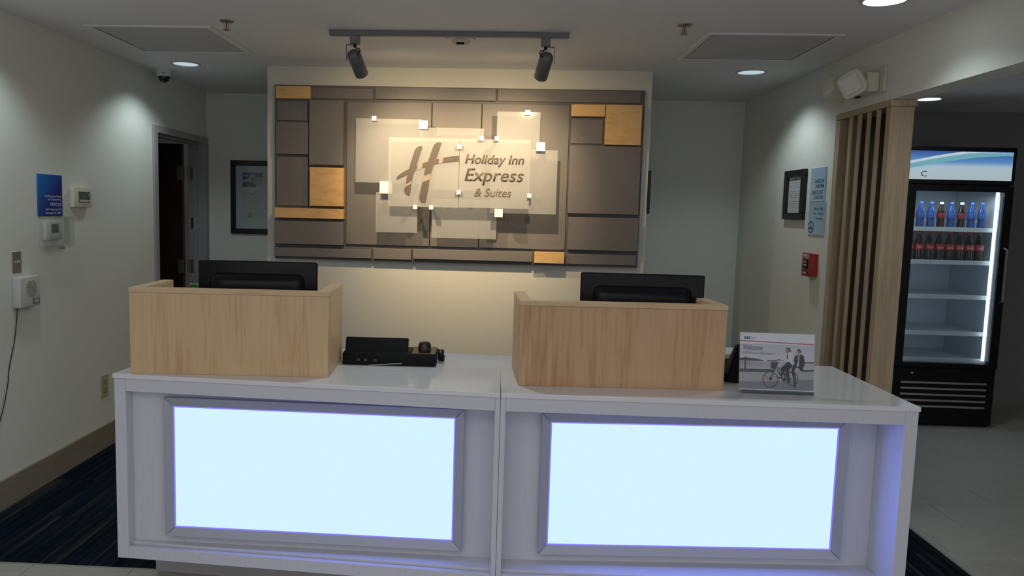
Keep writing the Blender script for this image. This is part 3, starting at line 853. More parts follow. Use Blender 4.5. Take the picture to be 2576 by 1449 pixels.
def track_head(x, aim, lab, sgn):
    r = empty('track_spotlight', (x, 1.345, ZC - 0.0262), 0, lab, 'spotlight', 'spotlights hanging from the ceiling track')
    MB().box(-0.024, 0.024, -0.02, 0.02, -0.042, 0.0, bev=0.003).build('adapter', METALG, r)
    y = MB(); sx = -sgn * 0.045
    y.box(min(0, sx), max(0, sx), -0.006, 0.006, -0.047, -0.0425)
    y.box(min(sx, sx + 0.003), max(sx, sx + 0.003), -0.006, 0.006, -0.125, -0.0425)
    y.build('yoke', METALG, r)
    MB().lathe([(0.008, -0.058), (0.008, -0.042)], 12).build('pivot', BLACK, r)
    MB().tube([(0.0, -0.004, -0.05), (sgn * 0.010, -0.012, -0.064), (sgn * 0.024, -0.014, -0.066), (sgn * 0.030, -0.014, -0.078), (sgn * 0.020, -0.014, -0.092), (sgn * 0.004, 0.004, -0.100)], 0.0035, 8).build('cable', CORDM, r, smooth=True)
    d_ = Vector(aim).normalized()
    q_ = d_.to_track_quat('Z', 'X').to_matrix().to_4x4()
    b = MB()
    b.lathe([(0.0, -0.062), (0.020, -0.060), (0.031, -0.052), (0.0355, -0.040), (0.0355, 0.085), (0.033, 0.088), (0.030, 0.086), (0.028, 0.03)], 32, Matrix.Translation((0, 0.045, -0.118)) @ q_, cap=False)
    b.build('lamp_body', METALD, r, smooth=True)
    e = MB(); e.lathe([(0.0, 0.052), (0.027, 0.050), (0.027, 0.046), (0.0, 0.045)], 24, Matrix.Translation((0, 0.045, -0.118)) @ q_, cap=False)
    tag(e.build('lamp', emit('warm_lamp', (1.0, 0.8, 0.5), 6), r), 'warm glowing lamp')
    return r
track_head(-0.532, (0.20, 0.62, -0.62), 'dark cylindrical spotlight on the left end of the ceiling track', 1)
track_head(0.447, (-0.16, 0.62, -0.62), 'dark cylindrical spotlight on the right end of the ceiling track', -1)

sd = empty('smoke_detector', (0.008, 1.452, ZC), 0, 'round cream smoke detector on the ceiling just behind the track rail', 'smoke detector')
MB().lathe([(0.078, -0.0005), (0.080, -0.010), (0.077, -0.020), (0.052, -0.024)], 36).build('base', CREAM, sd, smooth=True)
MB().lathe([(0.052, -0.0242), (0.044, -0.038), (0.030, -0.048), (0.026, -0.0485)], 36).build('sensor_cap', CREAM, sd, smooth=True)
MB().box(-0.02, 0.02, -0.045, -0.030, -0.047, -0.036, bev=0.002).build('vent_slot', BLACKM, sd)
sd.children[2].location.y += 0.0


def ceiling_vent(lab, x, y, grp):
    r = empty('ceiling_vent', (x, y, ZC), 0, lab, 'vent', grp)
    fr_ = MB(); a, b = 0.305, 0.335
    for (x0, x1, y0, y1) in ((-b, b, -b, -a), (-b, b, a, b), (-b, -a, -a, a), (a, b, -a, a)):
        fr_.box(x0, x1, y0, y1, -0.008, -0.0005, bev=0.002)
    fr_.build('frame', CEIL, r)
    MB().box(-a + 0.001, a - 0.001, -a + 0.001, a - 0.001, -0.0035, -0.001).build('perforated_plate', mat('vent_plate', (0.60, 0.59, 0.60), 0.8, var=0.05, scale=3), r)
    g_ = MB()
    for (x0, x1, y0, y1) in ((-a, -a + .006, -a, a), (a - .006, a, -a, a), (-a, a, a - .005, a), (-a, a, -a, -a + .005)): g_.box(x0, x1, y0, y1, -0.0042, -0.0036)
    g_.build('shadow_gap', mat('gap_dark', (0.10, 0.10, 0.10), 0.9), r)
    return r
ceiling_vent('square grey perforated ceiling vent near the left wall', -1.60, 1.612, 'square ceiling vents')
ceiling_vent('square grey perforated ceiling vent near the right wall', 1.578, 1.615, 'square ceiling vents')


def sprinkler(lab, x, y):
    r = empty('fire_sprinkler', (x, y, ZC), 0.3, lab, 'sprinkler', 'pendant fire sprinklers')
    MB().lathe([(0.034, -0.0005), (0.034, -0.004), (0.022, -0.009), (0.012, -0.010)], 24).build('escutcheon', STEEL, r, smooth=True)
    b = MB(); b.box(-0.012, -0.008, -0.003, 0.003, -0.040, -0.010); b.box(0.008, 0.012, -0.003, 0.003, -0.040, -0.010); b.box(-0.012, 0.012, -0.003, 0.003, -0.043, -0.0385)
    b.build('yoke_arms', STEEL, r)
    MB().lathe([(0.003, -0.012), (0.003, -0.038)], 10).build('glass_bulb', mat('red_bulb', (0.3, 0.03, 0.02), 0.2), r)
    MB().lathe([(0.018, -0.0435), (0.018, -0.0455)], 20).build('deflector', STEEL, r)
    return r
sprinkler('small pendant sprinkler beside the left ceiling vent', -1.14, 1.168)
sprinkler('small pendant sprinkler beside the right ceiling vent', 1.093, 1.134)


def downlight(lab, x, y, m, grp='recessed ceiling downlights'):
    r = empty('recessed_downlight', (x, y, ZC), 0, lab, 'downlight', grp)
    MB().lathe([(0.080, -0.0004), (0.098, -0.0004), (0.097, -0.004), (0.082, -0.006), (0.080, -0.0004)], 40, cap=False).build('trim_ring', mat('trim_white', (0.6, 0.6, 0.6), 0.5), r, smooth=True)
    MB().lathe([(0.0, -0.0022), (0.079, -0.0022), (0.079, -0.001), (0.0, -0.001)], 40, cap=False).build('lens', m, r)
    return r
downlight('glowing recessed downlight beside the dome camera', -1.829, 2.337, LENS)
downlight('glowing recessed downlight in front of the right back corner', 1.79, 2.33, LENS)
downlight('bright recessed downlight near the right wall at the picture top', 1.80, 0.668, LENS2)
downlight('recessed downlight of the lobby beyond the slatted screen', 3.40, 3.30, LENS2)

dc = empty('dome_camera', (-2.078, 2.575, ZC), 0, 'white security camera with a dark dome in the left ceiling corner', 'security camera')
MB().lathe([(0.056, -0.0005), (0.056, -0.014), (0.052, -0.040), (0.046, -0.046)], 36).build('housing', WHITEP, dc, smooth=True)
MB().lathe([(0.038, -0.0462), (0.037, -0.058), (0.032, -0.070), (0.022, -0.080), (0.010, -0.085), (0.0, -0.086)], 32, cap=False).build('dome', mat('smoked_dome', (0.01, 0.012, 0.015), 0.08), dc, smooth=True)
MB().box(0.012, 0.034, -0.0575, -0.0555, -0.034, -0.028).build('label_plate', mat('lbl', (0.1, 0.1, 0.1), 0.5), dc)
cp = empty('ceiling_plate', (-1.43, 2.02, ZC), 0, 'faint white square cover plate on the ceiling right of the left downlight', 'cover plate')
MB().box(-0.055, 0.055, -0.045, 0.045, -0.004, -0.0005, bev=0.002).build('plate', CEIL, cp)

# ------------------------------------------------------------------ emergency light on the right wall
el = empty('emergency_light', (XR, 1.525, 2.235), basis=RIGHT, label='cream twin-head emergency light high on the right wall above the slatted screen', cat='emergency light')
MB().box(-0.16, 0.165, -0.055, 0.075, 0.0005, 0.012, bev=0.003).build('back_plate', CREAM, el)
MB().box(-0.12, 0.12, -0.05, 0.05, 0.0125, 0.075, bev=0.010, seg=2).build('housing', CREAM, el, smooth=True)
MB().box(-0.075, -0.035, -0.057, -0.0505, 0.03, 0.05, bev=0.002).build('test_button', BLACKM, el)


def lamp_head(u, v, w, size, face, roll=0):
    d_ = Vector(face).normalized(); q_ = Matrix.Translation((u, v, w)) @ d_.to_track_quat('Z', 'Y').to_matrix().to_4x4() @ Matrix.Rotation(radians(roll), 4, 'Z')
    mb = MB(); prev = None
    rings = []
    for (k, z) in ((0.45, -0.055), (0.80, -0.045), (0.97, -0.015), (1.0, 0.018), (0.96, 0.024), (0.84, 0.026)):
        ring = []; h_ = size / 2 * k; rr = h_ * 0.42
        for (cx, cy, a0) in ((h_ - rr, h_ - rr, 0), (-h_ + rr, h_ - rr, 90), (-h_ + rr, -h_ + rr, 180), (h_ - rr, -h_ + rr, 270)):
            for j in range(5):
                an = radians(a0 + 22.5 * j); ring.append(mb.bm.verts.new((cx + rr * cos(an), cy + rr * sin(an), z)))
        rings.append(ring)
    for p_, q2 in zip(rings, rings[1:]):
        n = len(p_)
        for j in range(n): mb.bm.faces.new((p_[j], p_[(j + 1) % n], q2[(j + 1) % n], q2[j]))
    mb.bm.faces.new(rings[0][::-1]); mb.bm.faces.new(rings[-1])
    bmesh.ops.transform(mb.bm, matrix=q_, verts=mb.bm.verts)
    o_ = mb.build('lamp_head', CREAM, el, smooth=True)
    ln = MB().box(-size * 0.38, size * 0.38, -size * 0.38, size * 0.38, 0.0262, 0.030, bev=0.008, mtx=None)
    bmesh.ops.transform(ln.bm, matrix=q_, verts=ln.bm.verts)
    l_ = ln.build('lens', mat('lamp_lens', (0.74, 0.71, 0.62), 0.12), el)
    l_.parent = o_
    return o_
lamp_head(0.10, -0.012, 0.135, 0.125, (0.70, -0.12, 0.68), 33)
lamp_head(-0.155, 0.0, 0.12, 0.125, (-0.80, -0.45, 0.30), 10)

# ------------------------------------------------------------------ left wall items
WX = XL + 0.0004


def lw(name, y, z, lab, cat, grp=None): return empty(name, (WX, y, z), basis=LEFT, label=lab, cat=cat, group=grp)


bp = lw('wall_plaque', 1.255, 1.449, 'blue gradient ownership plaque with white lettering on the left wall', 'sign')
BLUEG = gradient('plaque_blue', (0.01, 0.20, 0.62), (0.012, 0.022, 0.22), (0.72, -0.69, 0), -0.14, 0.04)
MB().box(0, 0.226, 0, 0.223, 0.0, 0.006, bev=0.001).build('plate', BLUEG, bp)
for body, x0, x1, y0, y1, b_ in (('This Property Owned', 0.058, 0.213, 0.098, 0.114, 0), ('and Operated by:', 0.086, 0.213, 0.082, 0.096, 0), ('OKFLO LLC', 0.110, 0.213, 0.055, 0.073, 0.01), ('44019 Highway 27 N', 0.064, 0.213, 0.028, 0.042, 0), ('Davenport, FL 33897', 0.064, 0.213, 0.008, 0.024, 0)):
    text('lettering', body, PWHITE, bp, x0, x1, y0, y1, 0.0062, bold=b_, depth=0.0003)

kp = lw('alarm_panel', 1.560, 1.498, 'cream alarm keypad box with a small green display, right of the blue plaque', 'keypad')
MB().box(0, 0.19, 0, 0.114, 0, 0.030, bev=0.005, seg=2).build('case', CREAM, kp, smooth=True)
MB().box(0.045, 0.165, 0.028, 0.090, 0.0302, 0.032, bev=0.001).build('fascia', mat('fascia_grey', (0.13, 0.12, 0.12), 0.35), kp)
MB().box(0.062, 0.130, 0.050, 0.072, 0.0322, 0.0335).build('display', SCREEN_G, kp)
for k in range(5): MB().box(0.052 + k * 0.023, 0.068 + k * 0.023, 0.032, 0.044, 0.0322, 0.0345, bev=0.001).build('button', CREAM, kp)
MB().box(0.142, 0.158, 0.058, 0.082, 0.0322, 0.038, bev=0.002).build('key_switch', CHROME, kp)

th = lw('thermostat', 1.288, 1.322, 'white thermostat with green display inside a clear guard', 'thermostat')
MB().box(0, 0.150, 0, 0.100, 0.0, 0.026, bev=0.006, seg=2).build('body', WHITEP, th, smooth=True)
MB().box(0.048, 0.112, 0.040, 0.086, 0.0262, 0.028, bev=0.001).build('display', mat('lcd_teal', (0.07, 0.16, 0.11), 0.3), th)
MB().box(0.050, 0.110, 0.012, 0.032, 0.0262, 0.0285, bev=0.001).build('button_flap', WHITEP, th)
tg = lw('thermostat_guard', 1.262, 1.285, 'clear plastic lockable guard cover around the white thermostat', 'guard cover')
g_ = MB()
for (x0, x1, y0, y1, z0, z1) in ((0, 0.235, 0, 0.003, 0, 0.06), (0, 0.235, 0.160, 0.163, 0, 0.06), (0, 0.003, 0.003, 0.160, 0, 0.06), (0.232, 0.235, 0.003, 0.160, 0, 0.06), (0, 0.235, 0, 0.163, 0.0602, 0.063)):
    g_.box(x0, x1, y0, y1, z0, z1)
g_.build('cover', GUARD, tg)
MB().box(0.235, 0.292, 0.012, 0.155, 0.0, 0.003, bev=0.001).build('mounting_flange', GUARD, tg)
MB().box(0.105, 0.130, -0.012, 0.004, 0.048, 0.064, bev=0.002).build('lock', STEEL, tg)

sw = lw('key_switch_plate', 1.029, 1.164, 'steel key switch plate above the intercom speaker', 'switch')
MB().box(0, 0.071, 0, 0.110, 0, 0.003, bev=0.001).build('plate', STEEL, sw)
MB().lathe([(0.013, 0.0032), (0.013, 0.014), (0.010, 0.016)], 20, Matrix.Translation((0.045, 0.055, 0))).build('key_cylinder', CHROME, sw, smooth=True)
for v in (0.012, 0.098): MB().lathe([(0.004, 0.0032), (0.004, 0.0045)], 10, Matrix.Translation((0.036, v, 0))).build('screw', STEEL, sw)

ic = lw('intercom', 1.018, 0.990, 'white wall intercom with round speaker grille and hanging cord', 'intercom')
MB().box(0, 0.168, 0, 0.158, 0.0, 0.045, bev=0.008, seg=3).build('case', WHITEP, ic, smooth=True)
gm = MB()
for j in range(-4, 5):
    hw = math.sqrt(max(0.0, 0.045 ** 2 - (j * 0.0095) ** 2)); gm.box(0.092 - hw, 0.092 + hw, 0.093 + j * 0.0095 - 0.0025, 0.093 + j * 0.0095 + 0.0025, 0.0452, 0.0465)
gm.build('speaker_grille', mat('grille_grey', (0.34, 0.33, 0.31), 0.6), ic)
MB().box(0.100, 0.158, 0.012, 0.042, 0.0452, 0.0465, bev=0.001).build('button_panel', mat('panel_grey', (0.2, 0.2, 0.2), 0.5), ic)
for u in (0.112, 0.134): MB().box(u, u + 0.012, 0.018, 0.036, 0.0467, 0.049, bev=0.001).build('button', WHITEP, ic)
cd = [(1.050, 0.992), (1.040, 0.94), (1.026, 0.88), (1.016, 0.82), (0.990, 0.746), (0.968, 0.68), (0.958, 0.63), (0.935, 0.575), (0.920, 0.539), (0.902, 0.49), (0.88, 0.44), (0.86, 0.36), (0.85, 0.28)]
MB().tube([(y - 1.018, z - 0.990, 0.006 + 0.003 * sin(k)) for k, (y, z) in enumerate(cd)], 0.0024, 6).build('cord', CORDM, ic, smooth=True)

ol = lw('wall_outlet', 1.852, 0.325, 'almond wall outlet plate low on the left wall', 'outlet')
ALM = mat('almond', (0.50, 0.46, 0.28), 0.5)
MB().box(0, 0.085, 0, 0.140, 0, 0.006, bev=0.002).build('plate', ALM, ol)
for v in (0.028, 0.080): MB().box(0.024, 0.061, v, v + 0.034, 0.0062, 0.0085, bev=0.001).build('socket', mat('almond_dark', (0.38, 0.34, 0.20), 0.5), ol)

# ------------------------------------------------------------------ back wall frames
bf = empty('picture_frame', (-1.987, YB - 0.0005, 1.297), basis=BACK, label='black framed hotel photo and certificate on the back wall left of the accent wall', cat='picture frame')
FW, FH = 0.50, 0.602
BF = mat('black_frame', (0.008, 0.008, 0.009), 0.35)
for (x0, x1, y0, y1) in ((0, FW, 0, 0.042), (0, FW, FH - 0.042, FH), (0, 0.042, 0.042, FH - 0.042), (FW - 0.042, FW, 0.042, FH - 0.042)):
    MB().box(x0, x1, y0, y1, 0, 0.022, bev=0.003).build('frame_bar', BF, bf)
MB().box(0.041, FW - 0.041, 0.041, FH - 0.041, 0.004, 0.008).build('mat_board', mat('mat_board', (0.50, 0.52, 0.57), 0.7), bf)
# photo
def PP(x, y): return (0.098 + (x - 138) / 352 * 0.170, 0.386 + (563 - y) / 261 * 0.117)
bl = [((0.035, 0.07, 0.26), [[(138, 302), (490, 302), (490, 563), (138, 563)]]),
      ((0.30, 0.38, 0.55), [[(150, 345), (235, 345), (235, 372), (150, 372)]]),
      ((0.32, 0.22, 0.19), [[(138, 440), (240, 400), (290, 395), (380, 380), (490, 370), (490, 563), (138, 563)]]),
      ((0.42, 0.38, 0.33), [[(245, 385), (260, 350), (300, 335), (350, 345), (375, 390), (340, 400), (330, 470), (290, 470), (270, 460), (140, 480), (140, 445), (270, 410)]]),
      ((0.50, 0.47, 0.42), [[(383, 400), (427, 395), (427, 563), (383, 563)], [(437, 390), (486, 385), (486, 563), (437, 563)]]),
      ((0.05, 0.05, 0.07), [[(140, 480), (270, 470), (370, 540), (370, 563), (140, 563)], [(292, 390), (318, 390), (318, 460), (292, 460)]] +
       [[(x, y), (x + 16, y), (x + 16, y + 20), (x, y + 20)] for x in (398, 448) for y in (430, 470, 510)]),
      ((0.45, 0.26, 0.07), [[(225, 510), (240, 510), (240, 560), (225, 560)], [(258, 512), (275, 512), (275, 560), (258, 560)]])]
o = artpoly(bl, bf, PP, 'building_photo')
for v in o.data.vertices: v.co.z = 0.0081 - v.co.z
o.data.flip_normals()
MB().box(0.111, 0.257, 0.105, 0.364, 0.0081, 0.0088).build('certificate', mat('certificate_paper', (0.48, 0.49, 0.46), 0.7), bf)
text('lettering', 'IHG', mat('text_red', (0.45, 0.10, 0.08), 0.5), bf, 0.163, 0.192, 0.318, 0.334, 0.0089, bold=0.02)
cl = MB()
for k, (a, b) in enumerate(((0.135, 0.235), (0.142, 0.228), (0.155, 0.205), (0.13, 0.243), (0.14, 0.225), (0.143, 0.232))):
    y = 0.292 - k * 0.0175; cl.box(a, b, y, y + 0.0035, 0.0089, 0.0091)
cl.box(0.195, 0.240, 0.150, 0.153, 0.0089, 0.0091); cl.box(0.205, 0.232, 0.132, 0.135, 0.0089, 0.0091)
cl.build('printed_lines', mat('line_grey', (0.33, 0.34, 0.33), 0.6), bf)
MB().lathe([(0.021, 0.0089), (0.020, 0.0098)], 24, Matrix.Translation((0.157, 0.153, 0))).build('seal', mat('seal_grey', (0.28, 0.29, 0.30), 0.5), bf)
MB().box(0.041, FW - 0.041, 0.041, FH - 0.041, 0.016, 0.018).build('glass', clear('picture_glass', (0.97, 0.98, 0.98), 0.03), bf)

b2 = empty('picture_frame', (1.15, YB - 0.0005, 1.543), basis=BACK, label='black frame on the back wall mostly hidden by the accent wall right edge', cat='picture frame')
for (x0, x1, y0, y1) in ((0, 0.297, 0, 0.04), (0, 0.297, 0.301, 0.341), (0, 0.04, 0.04, 0.301), (0.257, 0.297, 0.04, 0.301)):
    MB().box(x0, x1, y0, y1, 0, 0.022, bev=0.003).build('frame_bar', BF, b2)
MB().box(0.039, 0.258, 0.039, 0.302, 0.004, 0.008).build('mat_board', MATS['mat_board'], b2)

# ------------------------------------------------------------------ right wall items
RX = XR - 0.0004


def rw(name, y, z, lab, cat, grp=None): return empty(name, (RX, y, z), basis=RIGHT, label=lab, cat=cat, group=grp)


rf = rw('picture_frame', 2.617, 1.526, 'black framed notice on the right wall beside the check in sign', 'picture frame')
RW, RH = 0.338, 0.318
for (x0, x1, y0, y1) in ((0, RW, 0, 0.042), (0, RW, RH - 0.042, RH), (0, 0.052, 0.042, RH - 0.042), (RW - 0.052, RW, 0.042, RH - 0.042)):
    MB().box(x0, x1, y0, y1, 0, 0.024, bev=0.003).build('frame_bar', BF, rf)
MB().box(0.05, RW - 0.05, 0.04, RH - 0.04, 0.003, 0.007).build('notice', mat('notice_paper', (0.56, 0.60, 0.60), 0.7), rf)
text('lettering', 'IHG', NAVY, rf, 0.150, 0.188, 0.252, 0.266, 0.0072, bold=0.02)
nl = MB()
for k in range(13):
    if k in (3, 8): continue
    nl.box(0.075 + 0.01 * (k % 3 == 0), 0.262 - 0.012 * (k % 4), 0.235 - k * 0.0135, 0.238 - k * 0.0135, 0.0071, 0.0073)
nl.build('printed_lines', MATS['line_grey'], rf)

ci = rw('check_in_sign', 2.213, 1.637, 'pale blue check in and check out sign, upper of two on the right wall', 'sign', 'pale blue notices on the right wall')
PALE = gradient('pale_blue_print', (0.50, 0.66, 0.74), (0.34, 0.52, 0.66), (0.2, 1, 0), 0.0, 0.24)
MB().box(0, 0.218, 0, 0.204, 0, 0.006, bev=0.001).build('plate', PALE, ci)
for body, x0, x1, y0, y1 in (('CHECK IN', 0.062, 0.200, 0.112, 0.136), ('3:00 PM', 0.078, 0.198, 0.081, 0.105), ('CHECK OUT', 0.026, 0.196, 0.044, 0.068), ('12 NOON', 0.062, 0.196, 0.013, 0.037)):
    text('lettering', body, NAVY, ci, x0, x1, y0, y1, 0.0062, bold=0.015, depth=0.0003)
ns = rw('non_smoking_sign', 2.208, 1.434, 'pale blue non-smoking sign with a crossed cigarette, lower of two on the right wall', 'sign', 'pale blue notices on the right wall')
MB().box(0, 0.232, 0, 0.199, 0, 0.006, bev=0.001).build('plate', PALE, ns)
for body, x0, x1, y0, y1 in (('This is a 100%', 0.070, 0.208, 0.150, 0.168), ('Non - Smoking', 0.066, 0.212, 0.120, 0.138), ('Property', 0.112, 0.206, 0.088, 0.109)):
    text('lettering', body, NAVY, ns, x0, x1, y0, y1, 0.0062, depth=0.0003)
icn = MB()
for q4 in ringpoly(0.048, 0.048, 0.040, 0.036, 0.006, 32): icn.prism([(a, b) for a, b in q4], 0.0062, 0.0068)
icn.prism(bar(0.02, 0.072, 0.076, 0.024, 0.005), 0.0062, 0.0068)
icn.prism(bar(0.020, 0.040, 0.062, 0.040, 0.010), 0.0061, 0.0067)
icn.prism(bar(0.066, 0.040, 0.070, 0.040, 0.010), 0.0061, 0.0067)
icn.prism(bar(0.062, 0.050, 0.058, 0.068, 0.004), 0.0061, 0.0067)
icn.build('no_smoking_symbol', NAVY, ns)

fp = rw('fire_alarm_pull', 2.150, 1.187, 'red fire alarm pull station on the right wall below the non-smoking sign', 'fire alarm')
RED = mat('alarm_red', (0.42, 0.022, 0.02), 0.4)
MB().box(0, 0.118, 0, 0.134, 0, 0.040, bev=0.003, seg=2).build('back_box', RED, fp, smooth=True)
MB().box(-0.002, 0.120, -0.004, 0.138, 0.0402, 0.050, bev=0.003, seg=2).build('front_plate', mat('alarm_red_front', (0.36, 0.04, 0.035), 0.4), fp, smooth=True)
text('lettering', 'FIRE', WHITE, fp, 0.018, 0.100, 0.104, 0.130, 0.0502, bold=0.01)
MB().box(0.022, 0.096, 0.040, 0.098, 0.0502, 0.056, bev=0.003).build('pull_handle', BLACK, fp)
text('lettering', 'PULL', WHITE, fp, 0.032, 0.086, 0.078, 0.090, 0.0562)
text('lettering', 'DOWN', WHITE, fp, 0.032, 0.086, 0.060, 0.070, 0.0562)
text('lettering', 'ALARM', WHITE, fp, 0.012, 0.070, 0.012, 0.022, 0.0502)
MB().lathe([(0.006, 0.0502), (0.006, 0.053)], 12, Matrix.Translation((0.102, 0.016, 0))).build('key_lock', BLACKM, fp)

# ------------------------------------------------------------------ slatted oak screen
ss = empty('slatted_screen', (XR, 1.30, 0), 0, 'tall grey oak slatted screen ending the right wall beside the drinks cooler', 'screen')
SW_ = 0.118
MB().box(0.003, SW_, 0.0, 0.048, 0.0, 2.098, bev=0.002).build('end_post', SCREENW, ss)
MB().box(0.003, SW_, 0.575, 0.615, 0.0, 2.098, bev=0.002).build('wall_post', SCREENW, ss)
for y0 in (1.408, 1.511, 1.615, 1.719):
    MB().box(0.002, 0.011, y0 - 1.30 + 0.002, y0 - 1.30 + 0.037, 0.0, 2.098, bev=0.0015).build('slat', SCREENW, ss)
MB().box(-0.004, SW_ + 0.006, -0.012, 0.618, 2.0985, 2.131, bev=0.003).build('top_beam', wood('grey_oak_beam', (0.40, 0.30, 0.19), (0.49, 0.38, 0.24), (0.56, 0.44, 0.29), (9, 0.7, 9), 0.6, 4.0), ss)
MB().box(SW_ - 0.0035, SW_, 0.049, 0.574, 0.0, 2.098).build('void_sheet', mat('painted_void_dark', (0.035, 0.02, 0.014), 0.7), ss)  # added dark sheet standing in for the shaded void behind the slats

# ------------------------------------------------------------------ drinks cooler
CX0, CX1, CY0, CY1 = 3.185, 3.96, 3.12, 3.80
ck = empty('drinks_cooler', (CX0, CY0, 0), 0, 'tall black glass-door drinks cooler with a lit blue header behind the slatted screen', 'cooler')
W_ = CX1 - CX0; D_ = CY1 - CY0
bd = MB()
bd.box(0, 0.03, 0.05, D_, 0.0, 2.075); bd.box(W_ - 0.03, W_, 0.05, D_, 0.0, 2.075); bd.box(0.03, W_ - 0.03, D_ - 0.03, D_, 0.0, 2.075)
bd.box(0.03, W_ - 0.03, 0.05, D_ - 0.03, 2.045, 2.075); bd.box(0.03, W_ - 0.03, 0.05, D_ - 0.03, 0.0, 0.44)
bd.box(0.03, W_ - 0.03, 0.05, D_ - 0.03, 1.78, 1.82)
bd.build('cabinet', BLACK, ck)
MB().box(0.0, W_, 0.0, 0.049, 1.805, 2.075, bev=0.004).build('header_box', BLACK, ck)
hd = gradient('header_print', (0.62, 0.66, 0.70), (0.05, 0.16, 0.50), (0, 1, 0), 0.0, 0.2)
HB = bpy.data.materials.new('header_lit'); nt, N, L, b = nodes_of(HB)
tc = N.new('ShaderNodeTexCoord'); dp = N.new('ShaderNodeVectorMath'); dp.operation = 'DOT_PRODUCT'; dp.inputs[1].default_value = (0.0, 0, 1)
L.new(tc.outputs['Object'], dp.inputs[0]); mr = N.new('ShaderNodeMapRange'); mr.inputs[1].default_value = 1.838; mr.inputs[2].default_value = 2.044
L.new(dp.outputs['Value'], mr.inputs[0]); rp = N.new('ShaderNodeValToRGB'); e = rp.color_ramp.elements
e[0].position = 0; e[0].color = (0.42, 0.50, 0.52, 1); e[1].position = 1; e[1].color = (0.02, 0.07, 0.30, 1)
k = e.new(0.45); k.color = (0.40, 0.52, 0.60, 1); k = e.new(0.62); k.color = (0.10, 0.26, 0.55, 1)
L.new(mr.outputs[0], rp.inputs[0]); L.new(rp.outputs[0], b.inputs['Emission Color']); b.inputs['Emission Strength'].default_value = 0.9; b.inputs['Base Color'].default_value = (0.02, 0.02, 0.02, 1)
MB().box(0.026, W_ - 0.026, -0.0015, -0.0002, 1.838, 2.044).build('lit_header', HB, ck)
# swoosh
def arc_band(y_off, t, m, nm):
    mb = MB(); top = []; bot = []
    for k in range(13):
        u = 0.026 + (W_ - 0.052) * k / 12
        z = 1.905 + y_off + 0.10 * sin(pi * 0.5 * k / 12)
        top.append((u, min(2.04, z + t))); bot.append((u, min(2.035, z)))
    lo = [mb.bm.verts.new((u, -0.0022, z)) for u, z in top]; l2 = [mb.bm.verts.new((u, -0.0022, z)) for u, z in bot]
    for k in range(12): mb.bm.faces.new((lo[k], lo[k + 1], l2[k + 1], l2[k]))
    return mb.build(nm, m, ck)
arc_band(0.010, 0.035, emit('swoosh_teal', (0.20, 0.50, 0.58), 0.75), 'header_swoosh')
arc_band(0.046, 0.02, emit('swoosh_white', (0.6, 0.72, 0.8), 0.8), 'header_swoosh')
o = text('header_letter', 'C', NAVY, ck, 0.108, 0.150, 1.858, 1.898, 0.0, depth=0.0006)
o.rotation_euler = (radians(90), 0, 0); o.location = (0, -0.0025, 0)
dr_ = MB()
for (x0, x1, z0, z1) in ((0.0, 0.088, 0.45, 1.80), (W_ - 0.06, W_, 0.45, 1.80), (0.088, W_ - 0.06, 1.755, 1.80), (0.088, W_ - 0.06, 0.45, 0.485)):
    dr_.box(x0, x1, 0.0, 0.048, z0, z1)
door = dr_.build('glass_door', BLACK, ck)
MB().box(0.0885, W_ - 0.0605, 0.018, 0.024, 0.4855, 1.7545).build('door_glass', clear('cooler_glass', (0.93, 0.97, 0.98), 0.02), door)
MB().tube([(W_ - 0.03, -0.002, 1.35), (W_ - 0.03, -0.035, 1.34), (W_ - 0.03, -0.035, 0.96), (W_ - 0.03, -0.002, 0.95)], 0.008, 8).build('door_handle', STEEL, door, smooth=True)
IN = mat('cooler_liner', (0.60, 0.66, 0.74), 0.5)
il = MB(); il.box(0.031, W_ - 0.031, D_ - 0.036, D_ - 0.031, 0.4405, 1.778); il.box(0.031, 0.034, 0.052, D_ - 0.037, 0.4405, 1.778); il.box(W_ - 0.034, W_ - 0.031, 0.052, D_ - 0.037, 0.4405, 1.778)
il.build('liner', IN, ck)
SH = mat('shelf_white', (0.72, 0.76, 0.80), 0.4)
shelfz = (1.484, 1.239, 0.980, 0.704, 0.50)
for z in shelfz:
    MB().box(0.036, W_ - 0.036, 0.10, D_ - 0.04, z - 0.012, z - 0.004).build('wire_shelf', SH, ck)
    tag(MB().box(0.036, W_ - 0.036, 0.088, 0.0995, z - 0.022, z + 0.010).build('price_rail', SH, ck), 'bright price rail')
MB().box(0.045, 0.060, 0.052, 0.070, 0.50, 1.76).build('light_tube', emit('cooler_tube', (0.75, 0.9, 1.0), 2.5), ck)
MB().box(W_ - 0.080, W_ - 0.065, 0.052, 0.070, 0.50, 1.76).build('light_tube', MATS['cooler_tube'], ck)
MB().box(0.0, W_, 0.012, 0.049, 0.02, 0.445, bev=0.003).build('lower_panel', BLACK, ck)
for k in range(5): MB().box(0.09, W_ - 0.06, 0.002, 0.0115, 0.145 + k * 0.045, 0.162 + k * 0.045, bev=0.002).build('grille_slat', CHROME, ck)
MB().lathe([(0.010, 0.0), (0.010, 0.012)], 16, Matrix.Translation((0.165, 0.0115, 0.405)) @ Matrix.Rotation(radians(90), 4, 'X')).build('lock', STEEL, ck)
area('cooler_lamp', (CX0 + W_ / 2, CY0 + 0.075, 1.74), 1.6, (0.8, 0.92, 1.0), 0.6, 0.03)


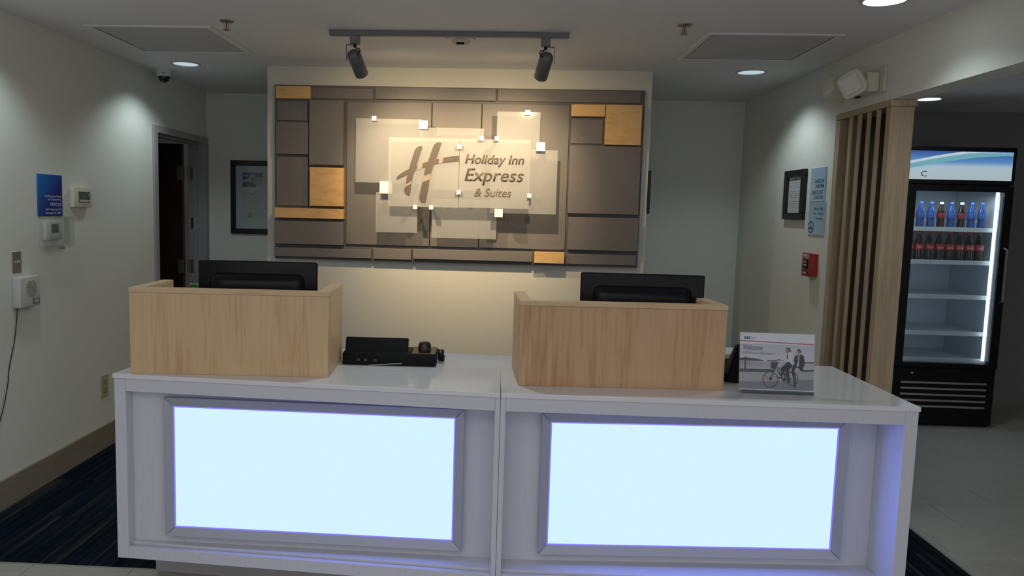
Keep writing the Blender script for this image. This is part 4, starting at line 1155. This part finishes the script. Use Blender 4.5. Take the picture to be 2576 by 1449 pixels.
def bottle(kind, x, y, z, lab, grp):
    r = empty('soda_bottle', (x, y, z), 0, lab, 'bottle', grp)
    liquid, labm, capm, txt, h = kind
    s = h / 0.22
    MB().lathe([(0.0, 0.0), (0.026 * s, 0.001), (0.030 * s, 0.008 * s), (0.030 * s, 0.045 * s), (0.027 * s, 0.065 * s), (0.031 * s, 0.095 * s), (0.031 * s, 0.125 * s), (0.024 * s, 0.155 * s), (0.013 * s, 0.185 * s), (0.0125 * s, 0.200 * s)], 20, cap=False).build('bottle_body', liquid, r, smooth=True)
    MB().lathe([(0.0318 * s, 0.085 * s), (0.0322 * s, 0.088 * s), (0.0322 * s, 0.128 * s), (0.0318 * s, 0.130 * s)], 20, cap=False).build('label', labm, r, smooth=True)
    MB().lathe([(0.0145 * s, 0.2005 * s), (0.0145 * s, 0.217 * s), (0.013 * s, 0.219 * s), (0.0, 0.22 * s)], 16, cap=False).build('cap', capm, r, smooth=True)
    if txt:
        t_ = text('lettering', txt, WHITE, r, -0.026 * s, 0.026 * s, 0.098 * s, 0.118 * s, 0.0, 0.25, depth=0.0003)
        me = t_.data
        t_.rotation_euler = (radians(90), 0, 0); t_.location = (0, 0, 0)
        R_ = 0.0324 * s
        for v in me.vertices:
            an = v.co.x / R_; v.co.x = R_ * sin(an); v.co.z = R_ * cos(an)
    return r
COLA = (mat('cola', (0.02, 0.008, 0.006), 0.1), mat('label_red', (0.55, 0.02, 0.02), 0.4), mat('cap_red', (0.5, 0.03, 0.02), 0.4), 'Coca-Cola', 0.222)
BLUE = (mat('blue_drink', (0.02, 0.06, 0.22), 0.12), mat('label_blue', (0.03, 0.09, 0.30), 0.4), mat('cap_blue', (0.03, 0.10, 0.40), 0.4), '', 0.200)
DARKB = (MATS['cola'], mat('label_maroon', (0.20, 0.015, 0.03), 0.4), mat('cap_white', (0.7, 0.7, 0.72), 0.4), '', 0.200)
row1 = [DARKB, BLUE, BLUE, DARKB, BLUE, DARKB, BLUE, BLUE]
side = ['leftmost', 'second from left', 'third from left', 'fourth from left', 'fifth from left', 'sixth from left', 'seventh from left', 'rightmost']
for k in range(8):
    lab = ('blue-labelled soft drink bottle on the cooler top shelf, %s' if row1[k] is BLUE else 'maroon-labelled dark soft drink bottle on the cooler top shelf, %s') % side[k]
    bottle(row1[k], CX0 + 0.128 + k * 0.074, CY0 + 0.135, shelfz[0] + 0.0105 - 0.014, lab, 'bottles on the top cooler shelf')
for k in range(8):
    bottle(COLA, CX0 + 0.135 + k * 0.073, CY0 + 0.135, shelfz[1] + 0.0105 - 0.014, 'red-labelled cola bottle with red cap on the second cooler shelf, %s' % side[k], 'cola bottles on the second cooler shelf')
